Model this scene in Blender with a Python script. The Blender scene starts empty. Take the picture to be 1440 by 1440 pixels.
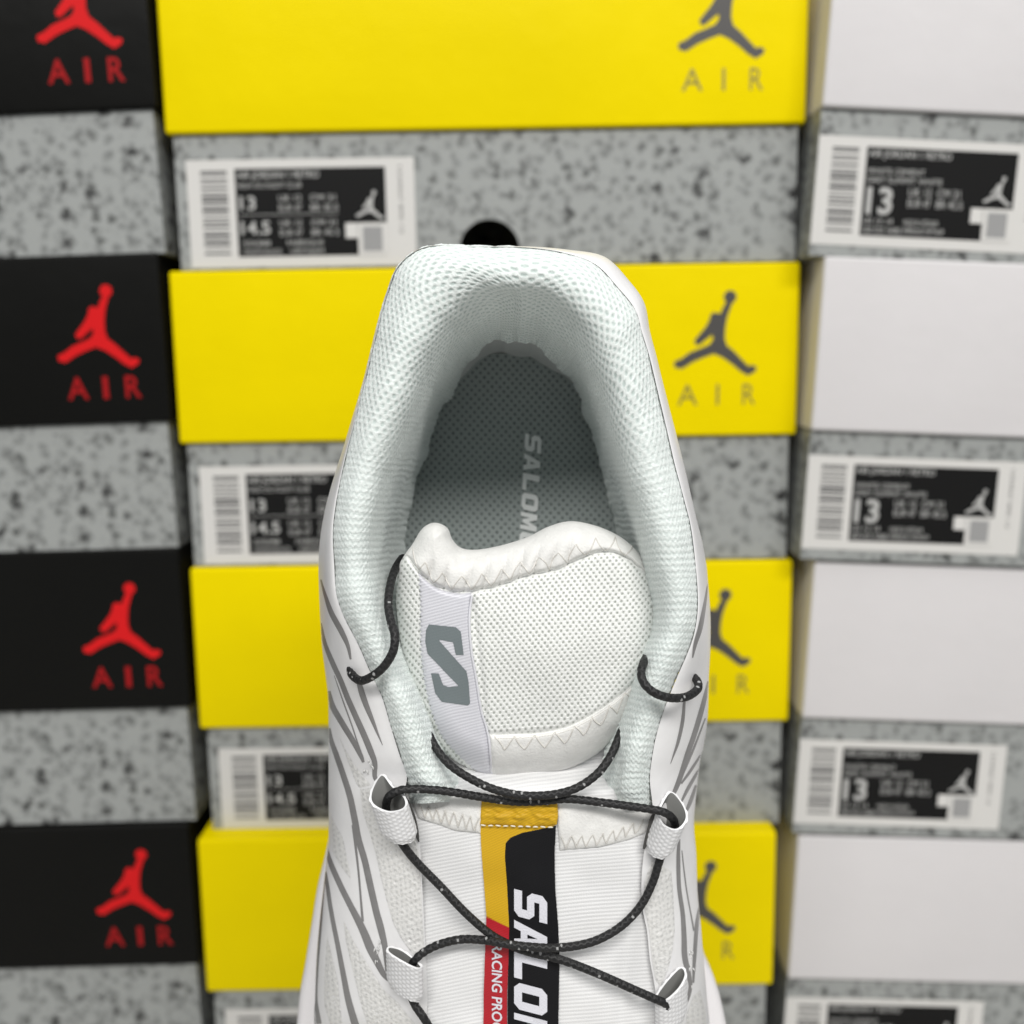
import bpy, bmesh, math
import numpy as np
from mathutils import Vector, Matrix
from mathutils.geometry import tessellate_polygon

SC = bpy.context.scene
COL = SC.collection
# ------------------------------------------------------------------ camera, light, exposure
F = 1444.0                      # focal length in photograph pixels (1440 px frame)
TH = math.radians(8.7)          # camera looks slightly down
CAM = np.array([0.0, 0.0, 0.44])
RIGHT = np.array([1.0, 0, 0])
UP = np.array([0, math.sin(TH), math.cos(TH)])
FWD = np.array([0, math.cos(TH), -math.sin(TH)])
cd = bpy.data.cameras.new('camera'); cam = bpy.data.objects.new('camera', cd); COL.objects.link(cam)
cam.location = CAM; cam.rotation_euler = (math.radians(90) - TH, 0, 0)
cd.sensor_width = 36; cd.lens = 36 * F / 1440; cd.clip_start = 0.01; cd.clip_end = 50
cd.dof.use_dof = True; cd.dof.focus_distance = 0.275; cd.dof.aperture_fstop = 9.0
SC.camera = cam
SC.view_settings.view_transform = 'Standard'; SC.view_settings.look = 'None'
SC.view_settings.exposure = -0.22; SC.view_settings.gamma = 1.0
SC.render.resolution_x = SC.render.resolution_y = 1024
w = bpy.data.worlds.new('World'); SC.world = w; w.use_nodes = True
w.node_tree.nodes['Background'].inputs[0].default_value = (0.93, 0.97, 1.0, 1)
w.node_tree.nodes['Background'].inputs[1].default_value = 0.33

def lamp(name, loc, target, sx, sy, power, color):
    l = bpy.data.lights.new(name, 'AREA'); l.shape = 'RECTANGLE'; l.size = sx; l.size_y = sy
    l.energy = power; l.color = color
    o = bpy.data.objects.new(name, l); COL.objects.link(o); o.location = loc
    o.rotation_euler = (Vector(target) - Vector(loc)).to_track_quat('-Z', 'Y').to_euler()
    return o
lamp('ceiling_lamp', (0.25, -2.0, 2.50), (0, 0.4, 0.30), 3.2, 0.42, 126, (1.0, 0.98, 0.95))
lamp('ceiling_lamp', (0.35, 0.0, 2.2), (0, 0.35, 0.3), 1.2, 0.3, 11, (1.0, 0.99, 0.97))

# ------------------------------------------------------------------ helpers
def P(px, py, d):
    px, py, d = np.broadcast_arrays(np.asarray(px, float), np.asarray(py, float), np.asarray(d, float))
    return CAM + ((px - 720) / F * d)[..., None] * RIGHT + ((720 - py) / F * d)[..., None] * UP + d[..., None] * FWD

def empty(name, loc, rot=(0, 0, 0)):
    o = bpy.data.objects.new(name, None); COL.objects.link(o); o.location = loc; o.rotation_euler = rot
    o.empty_display_size = 0.02
    return o

def tag(o, label=None, cat=None, group=None, kind=None):
    if label: o['label'] = label
    if cat: o['category'] = cat
    if group: o['group'] = group
    if kind: o['kind'] = kind
    return o

def mesh_obj(name, verts, faces, mat, parent=None, smooth=True, attrs=None, uv=None):
    me = bpy.data.meshes.new(name)
    verts = np.asarray(verts, np.float32).reshape(-1, 3)
    if isinstance(faces, np.ndarray):
        nf, k = faces.shape
        me.vertices.add(len(verts)); me.vertices.foreach_set('co', verts.ravel())
        me.loops.add(nf * k); me.loops.foreach_set('vertex_index', faces.astype(np.int32).ravel())
        me.polygons.add(nf)
        me.polygons.foreach_set('loop_start', np.arange(0, nf * k, k, dtype=np.int32))
        me.polygons.foreach_set('loop_total', np.full(nf, k, dtype=np.int32))
        me.update(calc_edges=True); me.validate()
    else:
        me.from_pydata([tuple(map(float, v)) for v in verts], [], [tuple(int(i) for i in f) for f in faces]); me.update()
    if smooth:
        me.polygons.foreach_set('use_smooth', [True] * len(me.polygons))
    for k, a in (attrs or {}).items():
        at = me.attributes.new(k, 'FLOAT', 'POINT'); at.data.foreach_set('value', np.asarray(a, np.float32).ravel())
    me.materials.append(mat)
    o = bpy.data.objects.new(name, me); COL.objects.link(o)
    if parent: o.parent = parent
    return o

def grid_faces(n, m, flip=False, off=0):
    i = np.arange(n - 1)[:, None] * m + np.arange(m - 1)[None, :]
    q = np.stack([i, i + 1, i + m + 1, i + m], -1).reshape(-1, 4)
    return (q[:, ::-1] if flip else q) + off

def grid_normals(V):
    du = np.gradient(V, axis=0); dv = np.gradient(V, axis=1)
    n = np.cross(du, dv); n /= np.maximum(np.linalg.norm(n, axis=-1, keepdims=True), 1e-12)
    return n

_rng = np.random.RandomState(7)
_NT = _rng.rand(512, 512)
def vnoise(x, y):
    x = np.asarray(x, float); y = np.asarray(y, float)
    xi = np.floor(x).astype(int); yi = np.floor(y).astype(int); fx = x - xi; fy = y - yi
    fx = fx * fx * (3 - 2 * fx); fy = fy * fy * (3 - 2 * fy)
    g = lambda a, b: _NT[a % 512, b % 512]
    return (g(xi, yi) * (1 - fx) * (1 - fy) + g(xi + 1, yi) * fx * (1 - fy) + g(xi, yi + 1) * (1 - fx) * fy + g(xi + 1, yi + 1) * fx * fy) * 2 - 1
def fbm(x, y, o=3):
    return sum(vnoise(x * 2 ** k + 17 * k, y * 2 ** k + 31 * k) / 2 ** k for k in range(o))
def sstep(a, b, x):
    t = np.clip((x - a) / (b - a), 0, 1); return t * t * (3 - 2 * t)

def catmull(pts, n):
    """resample a polyline of k-D points to n points, smooth, spaced by chord length"""
    p = np.asarray(pts, float)
    if len(p) < 3:
        t = np.linspace(0, 1, n)[:, None]; return p[0] * (1 - t) + p[-1] * t
    q = np.vstack([2 * p[0] - p[1], p, 2 * p[-1] - p[-2]])
    out = []
    for i in range(1, len(q) - 2):
        t = np.linspace(0, 1, 24, endpoint=False)[:, None]
        a, b, c, d = q[i - 1], q[i], q[i + 1], q[i + 2]
        out.append(.5 * (2 * b + (c - a) * t + (2 * a - 5 * b + 4 * c - d) * t ** 2 + (3 * b - a - 3 * c + d) * t ** 3))
    out = np.vstack(out + [p[-1:]])
    k = min(p.shape[1], 2)
    L = np.r_[0, np.cumsum(np.linalg.norm(np.diff(out[:, :k], axis=0), axis=1) + 1e-9)]
    s = np.linspace(0, L[-1], n)
    return np.stack([np.interp(s, L, out[:, j]) for j in range(p.shape[1])], 1)

def curve1(tab):
    """smooth 1-D function through (x, y) pairs"""
    t = np.array(sorted(tab), float); c = catmull(t, 600)
    return lambda x: np.interp(x, c[:, 0], c[:, 1])

# ---- materials
def mat(name, color, rough=0.6, attr=None, color2=None, bump=0, bscale=800, vary=0.0, vscale=30, sheen=0.0, spec=0.5, coat=0.0, sss=0.0, metal=0.0, bdist=0.0004):
    m = bpy.data.materials.new(name); m.use_nodes = True
    nt = m.node_tree; N = nt.nodes; L = nt.links; b = N['Principled BSDF']
    b.inputs['Roughness'].default_value = rough; b.inputs['Specular IOR Level'].default_value = spec
    b.inputs['Sheen Weight'].default_value = sheen; b.inputs['Coat Weight'].default_value = coat
    b.inputs['Metallic'].default_value = metal
    if sss:
        b.inputs['Subsurface Weight'].default_value = sss; b.inputs['Subsurface Scale'].default_value = 0.002
        b.inputs['Subsurface Radius'].default_value = (1, 1, 1)
    src = None
    rgb = N.new('ShaderNodeRGB'); rgb.outputs[0].default_value = (*color, 1); src = rgb.outputs[0]
    if attr:
        a = N.new('ShaderNodeAttribute'); a.attribute_name = attr
        mx = N.new('ShaderNodeMixRGB'); mx.inputs[2].default_value = (*color2, 1)
        L.new(a.outputs['Fac'], mx.inputs[0]); L.new(src, mx.inputs[1]); src = mx.outputs[0]
    tc = N.new('ShaderNodeTexCoord')
    if vary:
        n = N.new('ShaderNodeTexNoise'); n.inputs['Scale'].default_value = vscale; n.inputs['Detail'].default_value = 5
        L.new(tc.outputs['Object'], n.inputs['Vector'])
        mr = N.new('ShaderNodeMapRange'); mr.inputs[1].default_value = .3; mr.inputs[2].default_value = .7
        mr.inputs[3].default_value = 1 - vary; mr.inputs[4].default_value = 1 + vary * .4
        L.new(n.outputs['Fac'], mr.inputs[0])
        mu = N.new('ShaderNodeMixRGB'); mu.blend_type = 'MULTIPLY'; mu.inputs[0].default_value = 1
        L.new(src, mu.inputs[1]); L.new(mr.outputs[0], mu.inputs[2]); src = mu.outputs[0]
    if bump:
        n = N.new('ShaderNodeTexNoise'); n.inputs['Scale'].default_value = bscale; n.inputs['Detail'].default_value = 4
        L.new(tc.outputs['Object'], n.inputs['Vector'])
        bp = N.new('ShaderNodeBump'); bp.inputs['Strength'].default_value = bump; bp.inputs['Distance'].default_value = bdist
        L.new(n.outputs['Fac'], bp.inputs['Height']); L.new(bp.outputs[0], b.inputs['Normal'])
    L.new(src, b.inputs['Base Color'])
    return m

M = {}
M['yellow'] = mat('yellow_card', (0.80, 0.635, 0.0), .42, vary=.06, vscale=7, bump=.35, bscale=16, spec=.05, bdist=.004)
M['black'] = mat('black_card', (0.0055, 0.0055, 0.005), .42, vary=.15, vscale=9, bump=.35, bscale=16, spec=.10, bdist=.004)
M['white'] = mat('white_card', (0.64, 0.622, 0.63), .5, vary=.06, vscale=8, bump=.4, bscale=15, spec=.25, bdist=.004)
M['red_print'] = mat('red_print', (0.62, 0.010, 0.012), .45, spec=.15)
M['red_thin'] = mat('red_letters', (0.33, 0.008, 0.010), .45, spec=.15)
M['grey_print'] = mat('grey_print', (0.062, 0.058, 0.055), .45)
M['grey_thin'] = mat('grey_letters', (0.24, 0.20, 0.03), .45)
M['paper'] = mat('label_paper', (0.62, 0.61, 0.59), .5, spec=.2)
M['ink'] = mat('label_ink', (0.007, 0.007, 0.007), .5, spec=.15)
M['bar'] = mat('barcode_ink', (0.10, 0.10, 0.10), .5)
M['tint'] = mat('label_tint', (0.30, 0.30, 0.30), .5, spec=.2)
M['ltext'] = mat('label_text', (0.42, 0.42, 0.41), .5, spec=.2)

def speckle_mat():
    m = bpy.data.materials.new('speckled_card'); m.use_nodes = True
    nt = m.node_tree; N = nt.nodes; L = nt.links; b = N['Principled BSDF']; b.inputs['Roughness'].default_value = .5
    tc = N.new('ShaderNodeTexCoord')
    nz = N.new('ShaderNodeTexNoise'); nz.inputs['Scale'].default_value = 260; nz.inputs['Detail'].default_value = 3
    L.new(tc.outputs['Object'], nz.inputs['Vector'])
    def warp(amt):
        s = N.new('ShaderNodeVectorMath'); s.operation = 'MULTIPLY_ADD'
        s.inputs[1].default_value = (amt,) * 3
        L.new(nz.outputs['Color'], s.inputs[0]); L.new(tc.outputs['Object'], s.inputs[2]); return s.outputs[0]
    def layer(scale, t0, t1, seed, amt):
        mp = N.new('ShaderNodeMapping'); mp.inputs['Location'].default_value = (seed, seed * .7, seed * 1.3)
        L.new(warp(amt), mp.inputs['Vector'])
        v = N.new('ShaderNodeTexVoronoi'); v.inputs['Scale'].default_value = scale; v.inputs['Randomness'].default_value = 1
        L.new(mp.outputs[0], v.inputs['Vector'])
        r = N.new('ShaderNodeMapRange'); r.interpolation_type = 'SMOOTHSTEP'
        r.inputs[1].default_value = t0; r.inputs[2].default_value = t1; r.inputs[3].default_value = 1; r.inputs[4].default_value = 0
        L.new(v.outputs['Distance'], r.inputs[0])
        return r.outputs[0], v
    col = N.new('ShaderNodeRGB'); col.outputs[0].default_value = (0.31, 0.322, 0.315, 1); src = col.outputs[0]
    def mixin(src, fac, c):
        mx = N.new('ShaderNodeMixRGB'); mx.inputs[2].default_value = (*c, 1)
        L.new(fac, mx.inputs[0]); L.new(src, mx.inputs[1]); return mx.outputs[0]
    def gate(fac, v, p):
        sp = N.new('ShaderNodeSeparateColor'); L.new(v.outputs['Color'], sp.inputs[0])
        g = N.new('ShaderNodeMath'); g.operation = 'LESS_THAN'; g.inputs[1].default_value = p; L.new(sp.outputs[0], g.inputs[0])
        k = N.new('ShaderNodeMath'); k.operation = 'MULTIPLY'; L.new(g.outputs[0], k.inputs[0]); L.new(fac, k.inputs[1]); return k.outputs[0]
    f, v = layer(185, .12, .62, 3.1, .0075); src = mixin(src, gate(f, v, .85), (0.17, 0.178, 0.174))
    f, v = layer(135, .08, .50, 7.7, .0085); src = mixin(src, gate(f, v, .42), (0.085, 0.09, 0.086))
    f, v = layer(88, .08, .42, 1.9, .0095); src = mixin(src, gate(f, v, .42), (0.010, 0.010, 0.010))
    L.new(src, b.inputs['Base Color'])
    return m
M['speckle'] = speckle_mat()

# ---- flat 2-D shapes
def tess(loops):
    """loops: list of 2-D polygons (outer, holes) -> verts2d, tris"""
    vs = [v for lp in loops for v in lp]
    tr = tessellate_polygon([[Vector((x, y, 0)) for x, y in lp] for lp in loops])
    return np.array(vs, float), [tuple(t) for t in tr]

_tc = {}
def text_geo(s, bold=0.0):
    """text outline as flat triangles, cap height 1, starting at x = 0"""
    k = (s, bold)
    if k in _tc: return _tc[k]
    cu = bpy.data.curves.new('t', 'FONT'); cu.body = s; cu.size = 1.0; cu.offset = bold; cu.resolution_u = 3
    o = bpy.data.objects.new('t', cu); COL.objects.link(o)
    dg = bpy.context.evaluated_depsgraph_get(); dg.update()
    me = o.evaluated_get(dg).to_mesh()
    V = np.array([tuple(v.co)[:2] for v in me.vertices], float).reshape(-1, 2)
    Fc = [tuple(p.vertices) for p in me.polygons]
    o.evaluated_get(dg).to_mesh_clear(); bpy.data.objects.remove(o); bpy.data.curves.remove(cu)
    V = V / 0.70
    V[:, 0] -= V[:, 0].min()
    _tc[k] = (V, Fc); return _tc[k]

class Flat:
    """collects flat pieces in a local (x, z) plane facing -y"""
    def __init__(s): s.v = []; s.f = []
    def add(s, v2, faces, y):
        o = len(s.v); s.v += [(a, y, b) for a, b in v2]; s.f += [tuple(i + o for i in f) for f in faces]
    def poly(s, pts, y):
        v, f = tess([pts]); s.add(v, f, y)
    def rect(s, x0, z0, x1, z1, y): s.add([(x0, z0), (x1, z0), (x1, z1), (x0, z1)], [(0, 1, 2, 3)], y)
    def text(s, t, x, z, h, y, bold=0., width=None):
        V, Fc = text_geo(t, bold); k = h if width is None else width / V[:, 0].max()
        s.add([(x + a * k, z + b * h) for a, b in V], Fc, y)
    def build(s, name, m, parent):
        o = mesh_obj(name, s.v, s.f, m, parent, smooth=False); return o

# jumping figure silhouette, units traced on the print (x right, y down)
FIG = [(605, 250), (575, 300), (558, 348), (535, 350), (500, 338), (465, 355), (452, 410), (420, 470), (370, 530), (310, 600),
       (325, 645), (365, 640), (430, 588), (482, 548), (490, 590), (455, 640), (380, 672), (270, 712), (190, 770), (120, 798),
       (122, 850), (190, 868), (300, 802), (400, 762), (500, 728), (580, 762), (680, 832), (760, 900), (830, 940), (898, 902),
       (912, 862), (872, 842), (830, 850), (760, 780), (690, 708), (620, 650), (600, 580), (605, 480), (622, 380), (650, 300), (668, 252)]
BALL = [(645 + 60 * math.cos(a), 197 + 60 * math.sin(a)) for a in np.linspace(0, 2 * math.pi, 20, endpoint=False)]
def figure(fl, cx, ztop, s, y, thin=0):
    """s = metres per unit; (cx, ztop) = figure centre x and ball top"""
    t = lambda p: (cx + (p[0] - 515) * s, ztop - (p[1] - 137) * s)
    fl.poly([t(p) for p in FIG][::-1], y); fl.poly([t(p) for p in BALL][::-1], y - .00003)

def wall(px, py, D):
    d = FWD + (px - 720) / F * RIGHT + (720 - py) / F * UP
    t = D / d[1]; p = CAM + t * d; return p[0], p[2]

def rbox(x0, y0, z0, x1, y1, z1, r=.0012):
    bm = bmesh.new(); bmesh.ops.create_cube(bm, size=1)
    for v in bm.verts:
        v.co = Vector(((x0 + x1) / 2 + v.co.x * (x1 - x0), (y0 + y1) / 2 + v.co.y * (y1 - y0), (z0 + z1) / 2 + v.co.z * (z1 - z0)))
    bmesh.ops.bevel(bm, geom=bm.edges[:], offset=r, segments=3, affect='EDGES', profile=.6)
    me = [tuple(v.co) for v in bm.verts]; bm.verts.ensure_lookup_table()
    f = [tuple(v.index for v in p.verts) for p in bm.faces]; bm.free(); return me, f

# ------------------------------------------------------------------ the setting
DW = 0.535
def slab(name, x0, y0, z0, x1, y1, z1, m):
    v, f = rbox(x0, y0, z0, x1, y1, z1, .002); o = mesh_obj(name, v, f, m, None, False); tag(o, kind='structure'); return o
M['floor'] = mat('floor_vinyl', (0.50, 0.49, 0.47), .5, vary=.1)
M['wallp'] = mat('wall_paint', (0.10, 0.10, 0.10), .8, vary=.05)

# ------------------------------------------------------------------ shoe boxes
LH_GAP = 0.003      # how far a lid stands proud of the carton
def label_on(parent, x0, z0, W, H, kind, y):
    """size label: x0, z0 lower-left corner; drawn from fractions of its size"""
    root = Flat(); root.rect(x0, z0, x0 + W, z0 + H, y); lab = root.build('size_label', M['paper'], parent)
    X = lambda f: x0 + W * f; Z = lambda f: z0 + H * (1 - f)
    pn = Flat(); pn.rect(X(.212), Z(.90), X(.872), Z(.085), y - .0001); pn.build('printed_panel', M['ink'], lab)
    bc = Flat(); r = np.random.RandomState(3); z = .10
    while z < .88:
        h = r.choice([.008, .012, .022, .034]); bc.rect(X(.062), Z(z + h), X(.178), Z(z), y - .0001); z += h + r.choice([.008, .012, .02, .03])
    bc.build('barcode', M['bar'], lab)
    st = Flat(); V, Fc = text_geo('1234567 890 13', 0)
    k = H * .62 / V[:, 0].max(); h = W * .016
    st.add([(X(.93) + b * h, Z(.08) - a * k) for a, b in V], [f[::-1] for f in Fc], y - .0001); 
    tx = Flat(); yy = y - .0002
    tx.text('AIR JORDAN 1 RETRO', X(.222), Z(.175), H * .065, yy, .01, W * .36)
    if kind == 'pair':
        tx.text('HIGH OG FLIGHT CLUB', X(.222), Z(.265), H * .05, yy, 0, W * .28)
        tx.text('13', X(.228), Z(.46), H * .12, yy, .02, W * .07)
        tx.text('14.5', X(.228), Z(.69), H * .12, yy, .02, W * .13)
        for i, zz in enumerate((.46, .69)):
            tx.text('UK 12', X(.40), Z(zz - .07), H * .06, yy, 0, W * .10); tx.text('EUR 47', X(.40), Z(zz + .02), H * .06, yy, 0, W * .10)
            tx.text('CM 31', X(.54), Z(zz - .07), H * .06, yy, 0, W * .11); tx.text('BR 45.5', X(.54), Z(zz + .02), H * .06, yy, 0, W * .12)
        tx.rect(X(.225), Z(.513), X(.66), Z(.507), yy)
        tx.text('555088', X(.235), Z(.80), H * .05, yy, 0, W * .12); tx.text('FABRIQUE', X(.43), Z(.80), H * .05, yy, 0, W * .16)
        tx.text('WHITE BLACK', X(.235), Z(.88), H * .05, yy, 0, W * .17); tx.text('VIETNAM', X(.44), Z(.88), H * .05, yy, 0, W * .15)
    else:
        tx.text('WHITE CEMENT', X(.222), Z(.33), H * .055, yy, 0, W * .25); tx.text('GREY SUMMIT WHITE', X(.222), Z(.41), H * .055, yy, 0, W * .33)
        tx.text('13', X(.228), Z(.69), H * .235, yy, .03, W * .115)
        tx.text('UK 12', X(.41), Z(.52), H * .075, yy, 0, W * .10); tx.text('EUR 47', X(.41), Z(.62), H * .075, yy, 0, W * .10)
        tx.text('CM 31', X(.535), Z(.52), H * .075, yy, 0, W * .10); tx.text('BR 45.5', X(.535), Z(.62), H * .075, yy, 0, W * .115)
        tx.text('US 13 14', X(.222), Z(.79), H * .06, yy, 0, W * .13); tx.text('100 DZ 5485', X(.222), Z(.875), H * .06, yy, 0, W * .17)
        tx.text('MADE IN VIETNAM', X(.40), Z(.79), H * .055, yy, 0, W * .15); tx.text('FABRIQUE VIETNAM', X(.40), Z(.865), H * .055, yy, 0, W * .18)
    tx.build('label_lettering', M['ltext'], lab)
    st.build('edge_lettering', M['bar'], lab)
    em = Flat(); s = W * .125 / 800; figure(em, X(.80), Z(.30), s, yy); em.build('label_emblem', M['ltext'], lab)
    wq = Flat(); wq.rect(X(.745), Z(.90), X(.872), Z(.60), yy - .0001); wq.rect(X(.69), Z(.74), X(.743), Z(.60), yy - .0001)
    sq = wq.build('blank_square', M['paper'], lab)
    wg = Flat(); wg.rect(X(.765), Z(.865), X(.852), Z(.635), yy - .0002); wg.build('square_tint', M['tint'], lab)
    return lab

def shoe_box(name, D, lid, kind, zb, label, group, roll, W=0.32, side='L', tall=None):
    """lid = (px, py) of the lid front's lower corner nearest the gap ('L' lower-left, 'R' lower-right); zb = carton base height px row"""
    x, z = wall(lid[0], lid[1], D)
    _, zbase = wall(lid[0], zb, D)
    _, ztop = wall(lid[0], tall, D)
    hb = z - zbase; hl = ztop - z
    root = empty(name, (x, D, zbase), (0, roll, 0)); tag(root, label, 'shoe box', group)
    x0, x1 = (0, W) if side == 'L' else (-W, 0)
    m = {'yellow': M['yellow'], 'black': M['black'], 'white': M['white']}[kind]
    v, f = rbox(x0, 0, hb, x1, .225, hb + hl - .0006, .0016); lidobj = mesh_obj('lid', v, f, m, root, True)
    g = LH_GAP
    # carton with a finger hole in its long side
    a0, a1 = x0 + (.0005 if kind == 'white' else g), x1 - g
    outer = [(a0, 0.0), (a1, 0.0), (a1, hb - .0004), (a0, hb - .0004)]
    cx = (a0 + a1) / 2 + .001; r = .0155; cz = .0075
    loops = [outer]
    if kind == 'yellow': 
        ac = math.asin(min(1, cz / r))
        pts = [(cx + r * math.cos(t), cz + r * math.sin(t)) for t in np.linspace(-ac + .02, math.pi + ac - .02, 36)]
        arch = [(a0, 0)] + pts[::-1] + [(a1, 0), (a1, hb - .0004), (a0, hb - .0004)]
        loops = [arch]
    v2, tr = tess(loops)
    V = [(p[0], g, p[1]) for p in v2]; Fc = [tuple(t) for t in tr]; o = len(V)
    V += [(a0, g, 0), (a1, g, 0), (a1, g, hb - .0004), (a0, g, hb - .0004), (a0, .222, 0), (a1, .222, 0), (a1, .222, hb - .0004), (a0, .222, hb - .0004)]
    Fc += [(o, o + 4, o + 7, o + 3), (o + 1, o + 2, o + 6, o + 5), (o + 4, o + 5, o + 6, o + 7), (o, o + 1, o + 5, o + 4)]
    body = mesh_obj('carton', V, Fc, M['speckle'], root, False)
    s = .0566e-3
    if kind == 'black':
        s *= .93; ex = x1 - .0345
        fl = Flat(); figure(fl, ex, hb + .0128 + 1090 * s, s, -.0002); e = fl.build('emblem', M['red_print'], lidobj)
        tx = Flat(); zz = hb + .0128
        for ch, c in (('A', 285), ('I', 557), ('R', 828)):
            Vt, _ = text_geo(ch, .035); wd = {'A': 205, 'I': 52, 'R': 155}[ch] * s
            tx.text(ch, ex + (c - 515) * s - wd / 2, zz, 215 * s, -.0002, .012, wd)
        tx.build('lettering', M['red_thin'], lidobj)
    if kind == 'yellow':
        s2 = s * .95
        ex, ez = x1 - .0425, hb + .0160 + 1080 * s2
        fl = Flat(); figure(fl, ex, ez, s2, -.0002); e = fl.build('emblem', M['grey_print'], lidobj)
        tx = Flat(); zz = ez - (1215 - 137) * s2
        for ch, c in (('A', 250), ('I', 540), ('R', 840)):
            wd = {'A': 190, 'I': 26, 'R': 120}[ch] * s2
            tx.text(ch, ex + (c - 515) * s2 - wd / 2, zz, 200 * s2, -.0002, -.004, wd)
        tx.build('lettering', M['grey_thin'], lidobj)
        label_on(root, a0 + .0055, .001, .1150, hb - .0135, 'pair', g - .00025)
    if kind == 'white':
        label_on(root, a0 + .0002, .0055, .1115, hb - .0180, 'single', g - .00025)
    return root

ORD = ['topmost', 'second from top', 'third from top', 'lowest']
for i, (r, zb, D, roll, top) in enumerate([((228, 150), 354, DW - .004, -.040, -66), ((247, 592), 770, DW - .002, -.034, 352), ((273, 995), 1156, DW, -.028, 768), ((286, 1356), 1500, DW, -.030, 1157)]):
    shoe_box('shoe_box', D, r, 'black', zb, 'black-lidded shoe box with red figure print, %s of the left stack' % ORD[i],
             'black-lidded shoe boxes in the left stack', roll, side='R', tall=top)
for i, (r, zb, D, roll, top) in enumerate([((235, 188), 380, DW, -.016, -63), ((255, 624), 798, DW, -.015, 380), ((283, 1025), 1171, DW, -.014, 798), ((293, 1395), 1535, DW - .010, -.014, 1180)]):
    shoe_box('shoe_box', D, r, 'yellow', zb, 'yellow-lidded shoe box with grey figure print, %s of the middle stack' % ORD[i],
             'yellow-lidded shoe boxes in the middle stack', roll, W=(.3195, .3215, .3205, .315)[i], tall=top)
for i, (r, zb, D, roll, top) in enumerate([((1147, 149), 358, DW - .020, .046, -92), ((1134, 605), 787, DW - .018, .036, 358), ((1122, 1010), 1174, DW - .012, .034, 787), ((1104, 1377), 1520, DW - .008, .026, 1174)]):
    shoe_box('shoe_box', D, r, 'white', zb, 'plain white-lidded shoe box, %s of the right stack' % ORD[i],
             'white-lidded shoe boxes in the right stack', roll, tall=top)
_, ZF = wall(293, 1540, DW)
slab('floor', -1.2, -.6, ZF - .06, 1.2, .9, ZF - .006, M['floor'])
slab('wall', -1.2, DW + .26, ZF, 1.2, DW + .30, 1.2, M['wallp'])
#SHOE#
# ------------------------------------------------------------------ the shoe (held upright, sole towards the boxes)
M['knit'] = mat('mint_knit', (0.81, 0.86, 0.84), .75, 'hole', (0.52, 0.60, 0.575), bump=.5, bscale=2500, sheen=.3)
M['weave'] = mat('tongue_mesh', (0.88, 0.89, 0.87), .7, 'hole', (0.40, 0.42, 0.39), bump=.3, bscale=3000, sheen=.2)
M['suede'] = mat('soft_binding', (0.80, 0.795, 0.775), .95, bump=.55, bscale=1500, vary=.07, vscale=350, sheen=.2, spec=.1)
M['rib'] = mat('ribbed_fabric', (0.84, 0.84, 0.84), .6, 'hole', (0.62, 0.62, 0.63), bump=.2, bscale=3000)
M['shell'] = mat('white_moulded_film', (0.82, 0.815, 0.82), .33, vary=.05, vscale=120, bump=.12, bscale=500, spec=.5)
M['textile'] = mat('quilted_textile', (0.74, 0.735, 0.72), .33, 'hole', (0.60, 0.60, 0.59), bump=.9, bscale=1100, spec=.9)
M['grey_line'] = mat('grey_line', (0.23, 0.225, 0.225), .35, vary=.1, vscale=300)
M['foam'] = mat('white_foam', (0.78, 0.76, 0.77), .5, bump=.15, bscale=900)
M['rubber'] = mat('grey_rubber', (0.30, 0.30, 0.30), .6)
M['insole'] = mat('insole_mesh', (0.36, 0.40, 0.39), .85, 'hole', (0.15, 0.17, 0.165), bump=.3, bscale=2500)
M['insole_print'] = mat('insole_print', (0.86, 0.88, 0.87), .6)
M['counter'] = mat('heel_lining', (0.72, 0.73, 0.72), .6)
M['satin'] = mat('satin_ribbon', (0.72, 0.72, 0.765), .42, 'hole', (0.52, 0.52, 0.57), bump=.15, bscale=2500, sheen=.3)
M['satin_grey'] = mat('satin_emblem', (0.17, 0.20, 0.208), .5, 'hole', (0.15, 0.18, 0.19), bump=.15, bscale=2500)
M['gold'] = mat('yellow_satin', (0.70, 0.42, 0.004), .6, 'hole', (0.45, 0.25, 0.003), bump=.15, bscale=2500)
M['inkblack'] = mat('black_satin', (0.007, 0.007, 0.009), .6, 'hole', (0.003, 0.003, 0.004), bump=.2, bscale=2500, spec=.25)
M['redsat'] = mat('red_satin', (0.50, 0.010, 0.022), .5, 'hole', (0.28, 0.004, 0.01), bump=.15, bscale=2500)
M['thread'] = mat('white_embroidery', (0.74, 0.74, 0.80), .55, bump=.5, bscale=2500)
M['stitch'] = mat('clear_thread', (0.66, 0.64, 0.60), .25, spec=.8)
M['seam'] = mat('white_thread', (0.82, 0.78, 0.66), .4)
M['cord'] = mat('black_cord', (0.004, 0.004, 0.0045), .55, 'fleck_highlight', (0.36, 0.36, 0.36), bump=.2, bscale=3000)
M['web'] = mat('white_webbing', (0.82, 0.82, 0.83), .5, 'hole', (0.55, 0.55, 0.56), bump=.2, bscale=3000)
M['webin'] = mat('webbing_shaded_inside', (0.26, 0.26, 0.25), .7)  # inside of the white webbing, greyed: shade put into the colour
M['trim'] = mat('dark_edge_trim', (0.06, 0.058, 0.055), .7)
M['glue'] = mat('clear_glue', (0.62, 0.62, 0.61), .2, spec=.8)

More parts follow.
